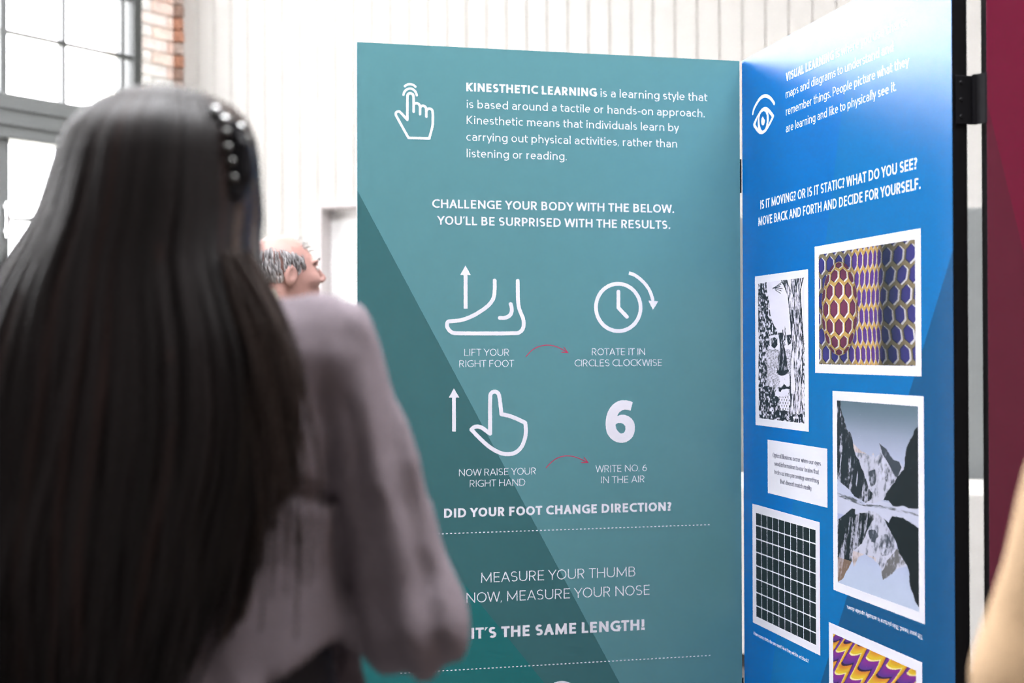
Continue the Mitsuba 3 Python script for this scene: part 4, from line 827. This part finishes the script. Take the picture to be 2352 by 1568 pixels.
# --- the man in profile beyond
MX = place(math.radians(-62), (-.735, 4.05, 0)); KM = 'person_001'
ARMS_M = {s: ((s * .165, -.01, 1.375), (s * .215, -.02, 1.08), (s * .19, .12, .87), (0, .4, -.9), (-s, .2, 0)) for s in (-1, 1)}
HM = (0, .045, 1.548)
body(KM, MX, 1.66, ARMS_M, None, 'm_skin', False, HM, tilt=-.10, hsc=1.0, h=.0045)
ZM = [.86, .95, 1.05, 1.18, 1.30, 1.37, 1.41, 1.44]
jacket(KM, MX, ARMS_M, (ZM, [.185, .182, .178, .182, .185, .165, .11, .07], [.135, .135, .13, .128, .122, .10, .08, .064], [0, 0, 0, 0, -.005, -.012, -.02, -.02]), .86, 'm_knit', sl=(.066, .058, .055, .042), name='sweater')
trousers(KM, MX, 1.66, 'm_dark_trousers'); shoes(KM, MX, 'm_shoe')
def hp(x, y, z):
    t = -.10; y, z = y * math.cos(t) + z * math.sin(t), -y * math.sin(t) + z * math.cos(t); return np.array([HM[0] + x, HM[1] + y, HM[2] + z])
def w3(p): return (MX @ np.array([*p, 1]))[:3]
items = []
for i in range(900):
    az = rg.uniform(-2.25, 2.25); zr = rg.uniform(-.075, .064 - .03 * max(0, abs(az) - 1.2))
    if abs(az) > 1.25 and zr < -.03: continue
    a, b = .076, .098; base = np.array([math.sin(az) * a, -.018 - math.cos(az) * b, .030])
    def surf(z):
        k = math.sqrt(max(1e-3, 1 - ((z - .03) / .09) ** 2)); return hp(base[0] * k * 1.02, -.018 + (base[1] + .018) * k * 1.02, z)
    zs = np.linspace(zr + .012, zr - rg.uniform(.012, .026), 5)
    P = np.array([surf(z) for z in zs]); n = np.array([math.sin(az), -math.cos(az), 0.1]); P = P + n * np.array([0, .004, .006, .006, .004])[:, None] * rg.uniform(.5, 1.3)
    P = np.array([w3(p) for p in P]); nn = MX[:3, :3] @ n
    g = rg.uniform(.16, .55) * (1.35 if abs(az) > 1.0 and zr < .0 else .8); items.append((ribbon(P, [.0022, .003, .003, .0024, .0006], [.001] * 5, np.tile(nn, (5, 1)), 4), np.array([g, g * .95, g * .97])))
for i in range(60):                                    # the thin tuft above the forehead
    x0, y0 = rg.uniform(-.045, .045), rg.uniform(.040, .066); z0 = .030 + .086 * math.sqrt(max(.01, 1 - (x0 / .074) ** 2 - ((y0 + .018) / .096) ** 2)) - .003
    d = np.array([rg.uniform(-.3, .3), rg.uniform(.1, .9), rg.uniform(.4, 1)]); P = [hp(*(np.array([x0, y0, z0]) + d * s * .022 + np.array([0, .006, -.008]) * s * s)) for s in np.linspace(0, 1, 5)]
    P = np.array([w3(p) for p in P]); g = rg.uniform(.2, .6); items.append((ribbon(P, [.0012, .0014, .0013, .001, .0003], [.0008] * 5, np.tile(MX[:3, :3] @ np.array([0, -1, .3]), (5, 1)), 4), np.array([g, g * .96, g * .92])))
hm, hc = locks_mesh(items); add(KM + '__hair', hm, 'm_hair', smooth=True, color=hc, label='thinning grey hair round a bald crown')
for s in (-1, 1):
    for nm, r, off, b in (('eye', .0126, .0005, 'm_eye'), ('eye', .0062, .0078, 'm_iris')):
        sp = trimesh.creation.icosphere(2, r); sp.apply_translation(w3(hp(s * .031, .083 + off, .005))); 
        if b == 'm_eye': ek = add(KM + '__eye', sp, b)
        else: add(ek + '__iris', sp, b)
    br = [ribbon(np.array([w3(hp(s * (.014 + .036 * q), .1065 - .016 * q * q - .004 * q, .0285 + .004 * math.sin(3 * q))) for q in np.linspace(0, 1, 7)]), [.0015, .003, .0034, .0034, .003, .0022, .0008], [.0018] * 7, np.tile(MX[:3, :3] @ np.array([0, 1, 0]), (7, 1)))]
    m_, c_ = locks_mesh([(br[0], np.array([.10, .085, .08]))]); add(KM + '__eyebrow', m_, 'm_hair', smooth=True, color=c_)
tag(KM, 'balding person with grey hair in profile, standing before the white doorway', 'person')

# --- the person at the right edge, out of focus
MR = place(0, (.700, 1.17, 0)); KR = 'person_002'
ARMS_R = {s: ((s * .150, 0, 1.325), (s * .236, -.012, 1.010), (s * .12, .20, 1.06), (-s * .65, .75, .15), (0, .2, -1)) for s in (-1, 1)}
body(KR, MR, 1.66, ARMS_R, None, 'm_skin', True, (0, .01, 1.545))
ZR = [.80, .92, 1.02, 1.10, 1.18, 1.26, 1.325, 1.37, 1.40]
jacket(KR, MR, ARMS_R, (ZR, [.20, .192, .178, .170, .168, .17, .162, .12, .066], [.14, .138, .13, .125, .12, .118, .105, .085, .06], [0, 0, 0, 0, -.004, -.008, -.014, -.022, -.028]), .80, 'm_tan', sl=(.064, .055, .057, .044), folds=.003, name='coat')
trousers(KR, MR, 1.66, 'm_dark_trousers'); shoes(KR, MR, 'm_shoe')
items = []
for i in range(160):
    th = rg.uniform(-2.0, 2.0); z = np.linspace(1.658, rg.uniform(1.36, 1.42), 14); k = np.sqrt(np.clip(1 - ((z - 1.575) / .088) ** 2, .0, 1)); k = np.where(z < 1.575, 1.0, k)
    P = np.stack([.700 + .086 * k * math.sin(th), 1.17 + .0 - .108 * k * math.cos(th), z], 1); s = np.linspace(0, 1, 14)
    items.append((ribbon(P, .010 * np.interp(s, [0, .2, .8, 1], [.4, 1, 1, .2]), .005 * np.ones(14), np.tile([math.sin(th), -math.cos(th), .2], (14, 1))), np.array([.12, .075, .045]) * rg.uniform(.6, 1.4)))
hm, hc = locks_mesh(items); add(KR + '__hair', hm, 'm_hair', smooth=True, color=hc)
tag(KR, 'blurred person in a tan coat cut off by the right edge of the photo', 'person')

# --- plants: one by the panels' gap, one outside the window
mat('m_stem', (.16, .20, .06), .7, .2)
scene['m_leaf'] = {'type': 'principledthin', 'base_color': rgb((.16, .30, .05)), 'roughness': .5, 'diff_trans': .8, 'spec_trans': 0.0, 'eta': 1.4}
def leaf(base, d, up, L, W):
    d = np.array(d, float); d /= np.linalg.norm(d); s = np.cross(d, up); s /= np.linalg.norm(s) + 1e-9; n = np.cross(s, d)
    v, f = [], []
    for i, t in enumerate(np.linspace(0, 1, 6)):
        w = W * math.sin(math.pi * min(1, t * .96 + .02)) ** .8; c = np.array(base) + d * L * t - n * L * .25 * t * t
        v += [c - s * w + n * w * .3, c, c + s * w + n * w * .3]
        if i: a = 3 * (i - 1); f += [[a, a + 3, a + 1], [a + 1, a + 3, a + 4], [a + 1, a + 4, a + 2], [a + 2, a + 4, a + 5]]
    return trimesh.Trimesh(v, f, process=False)
def plant(key, at, hgt, n, pot, label, L=.16):
    ms, st = [], []
    for i in range(n):
        a = i * 2.4; h0 = hgt * (.35 + .65 * (i / n)); c = np.array([at[0] + .05 * math.cos(a), at[1] + .05 * math.sin(a), at[2] + h0])
        ms.append(leaf(c, (math.cos(a), math.sin(a), .5), (0, 0, 1), L * (.7 + .5 * rg.random()), L * .16))
    for i in range(3):
        c = trimesh.creation.cylinder(.008, hgt, sections=8); c.apply_translation([at[0] + .02 * math.cos(i * 2.1), at[1] + .02 * math.sin(i * 2.1), at[2] + hgt / 2]); st.append(c)
    add(key + '__stem', cat(st), 'm_stem')
    for m in ms: add(key + '__leaf', m, 'm_leaf')
    if pot:
        pr = [(0, 0), (.12, 0), (.15, .28), (.158, .30), (.145, .30), (.14, .27), (0, .27)]
        m = trimesh.creation.revolve(np.array(pr), sections=40); m.apply_translation([at[0], at[1], at[2] - .27]); add(key + '__pot', m, 'm_steel', smooth=30)
    tag(key, label, 'plant')
pb = back.o + back.a * 2.66 + back.n * 1.0
plant('potted_plant', (float(pb[0]), float(pb[1]), .27), 1.0, 40, True, 'green potted plant standing behind the gap between the panels', .2)
po = win.o + win.a * 1.03 + win.n * -.75
plant('garden_shrub', (float(po[0]), float(po[1]), 0.0), 1.75, 60, False, 'pale green shrub outside the window, left of the long dark hair', .22)
add('yard', boxm((-24, -10, -.25), (float(CORNER[0]) + 1.0, 22, -.21)), 'm_mortar', kind='structure', label='pale paved yard outside the windows')
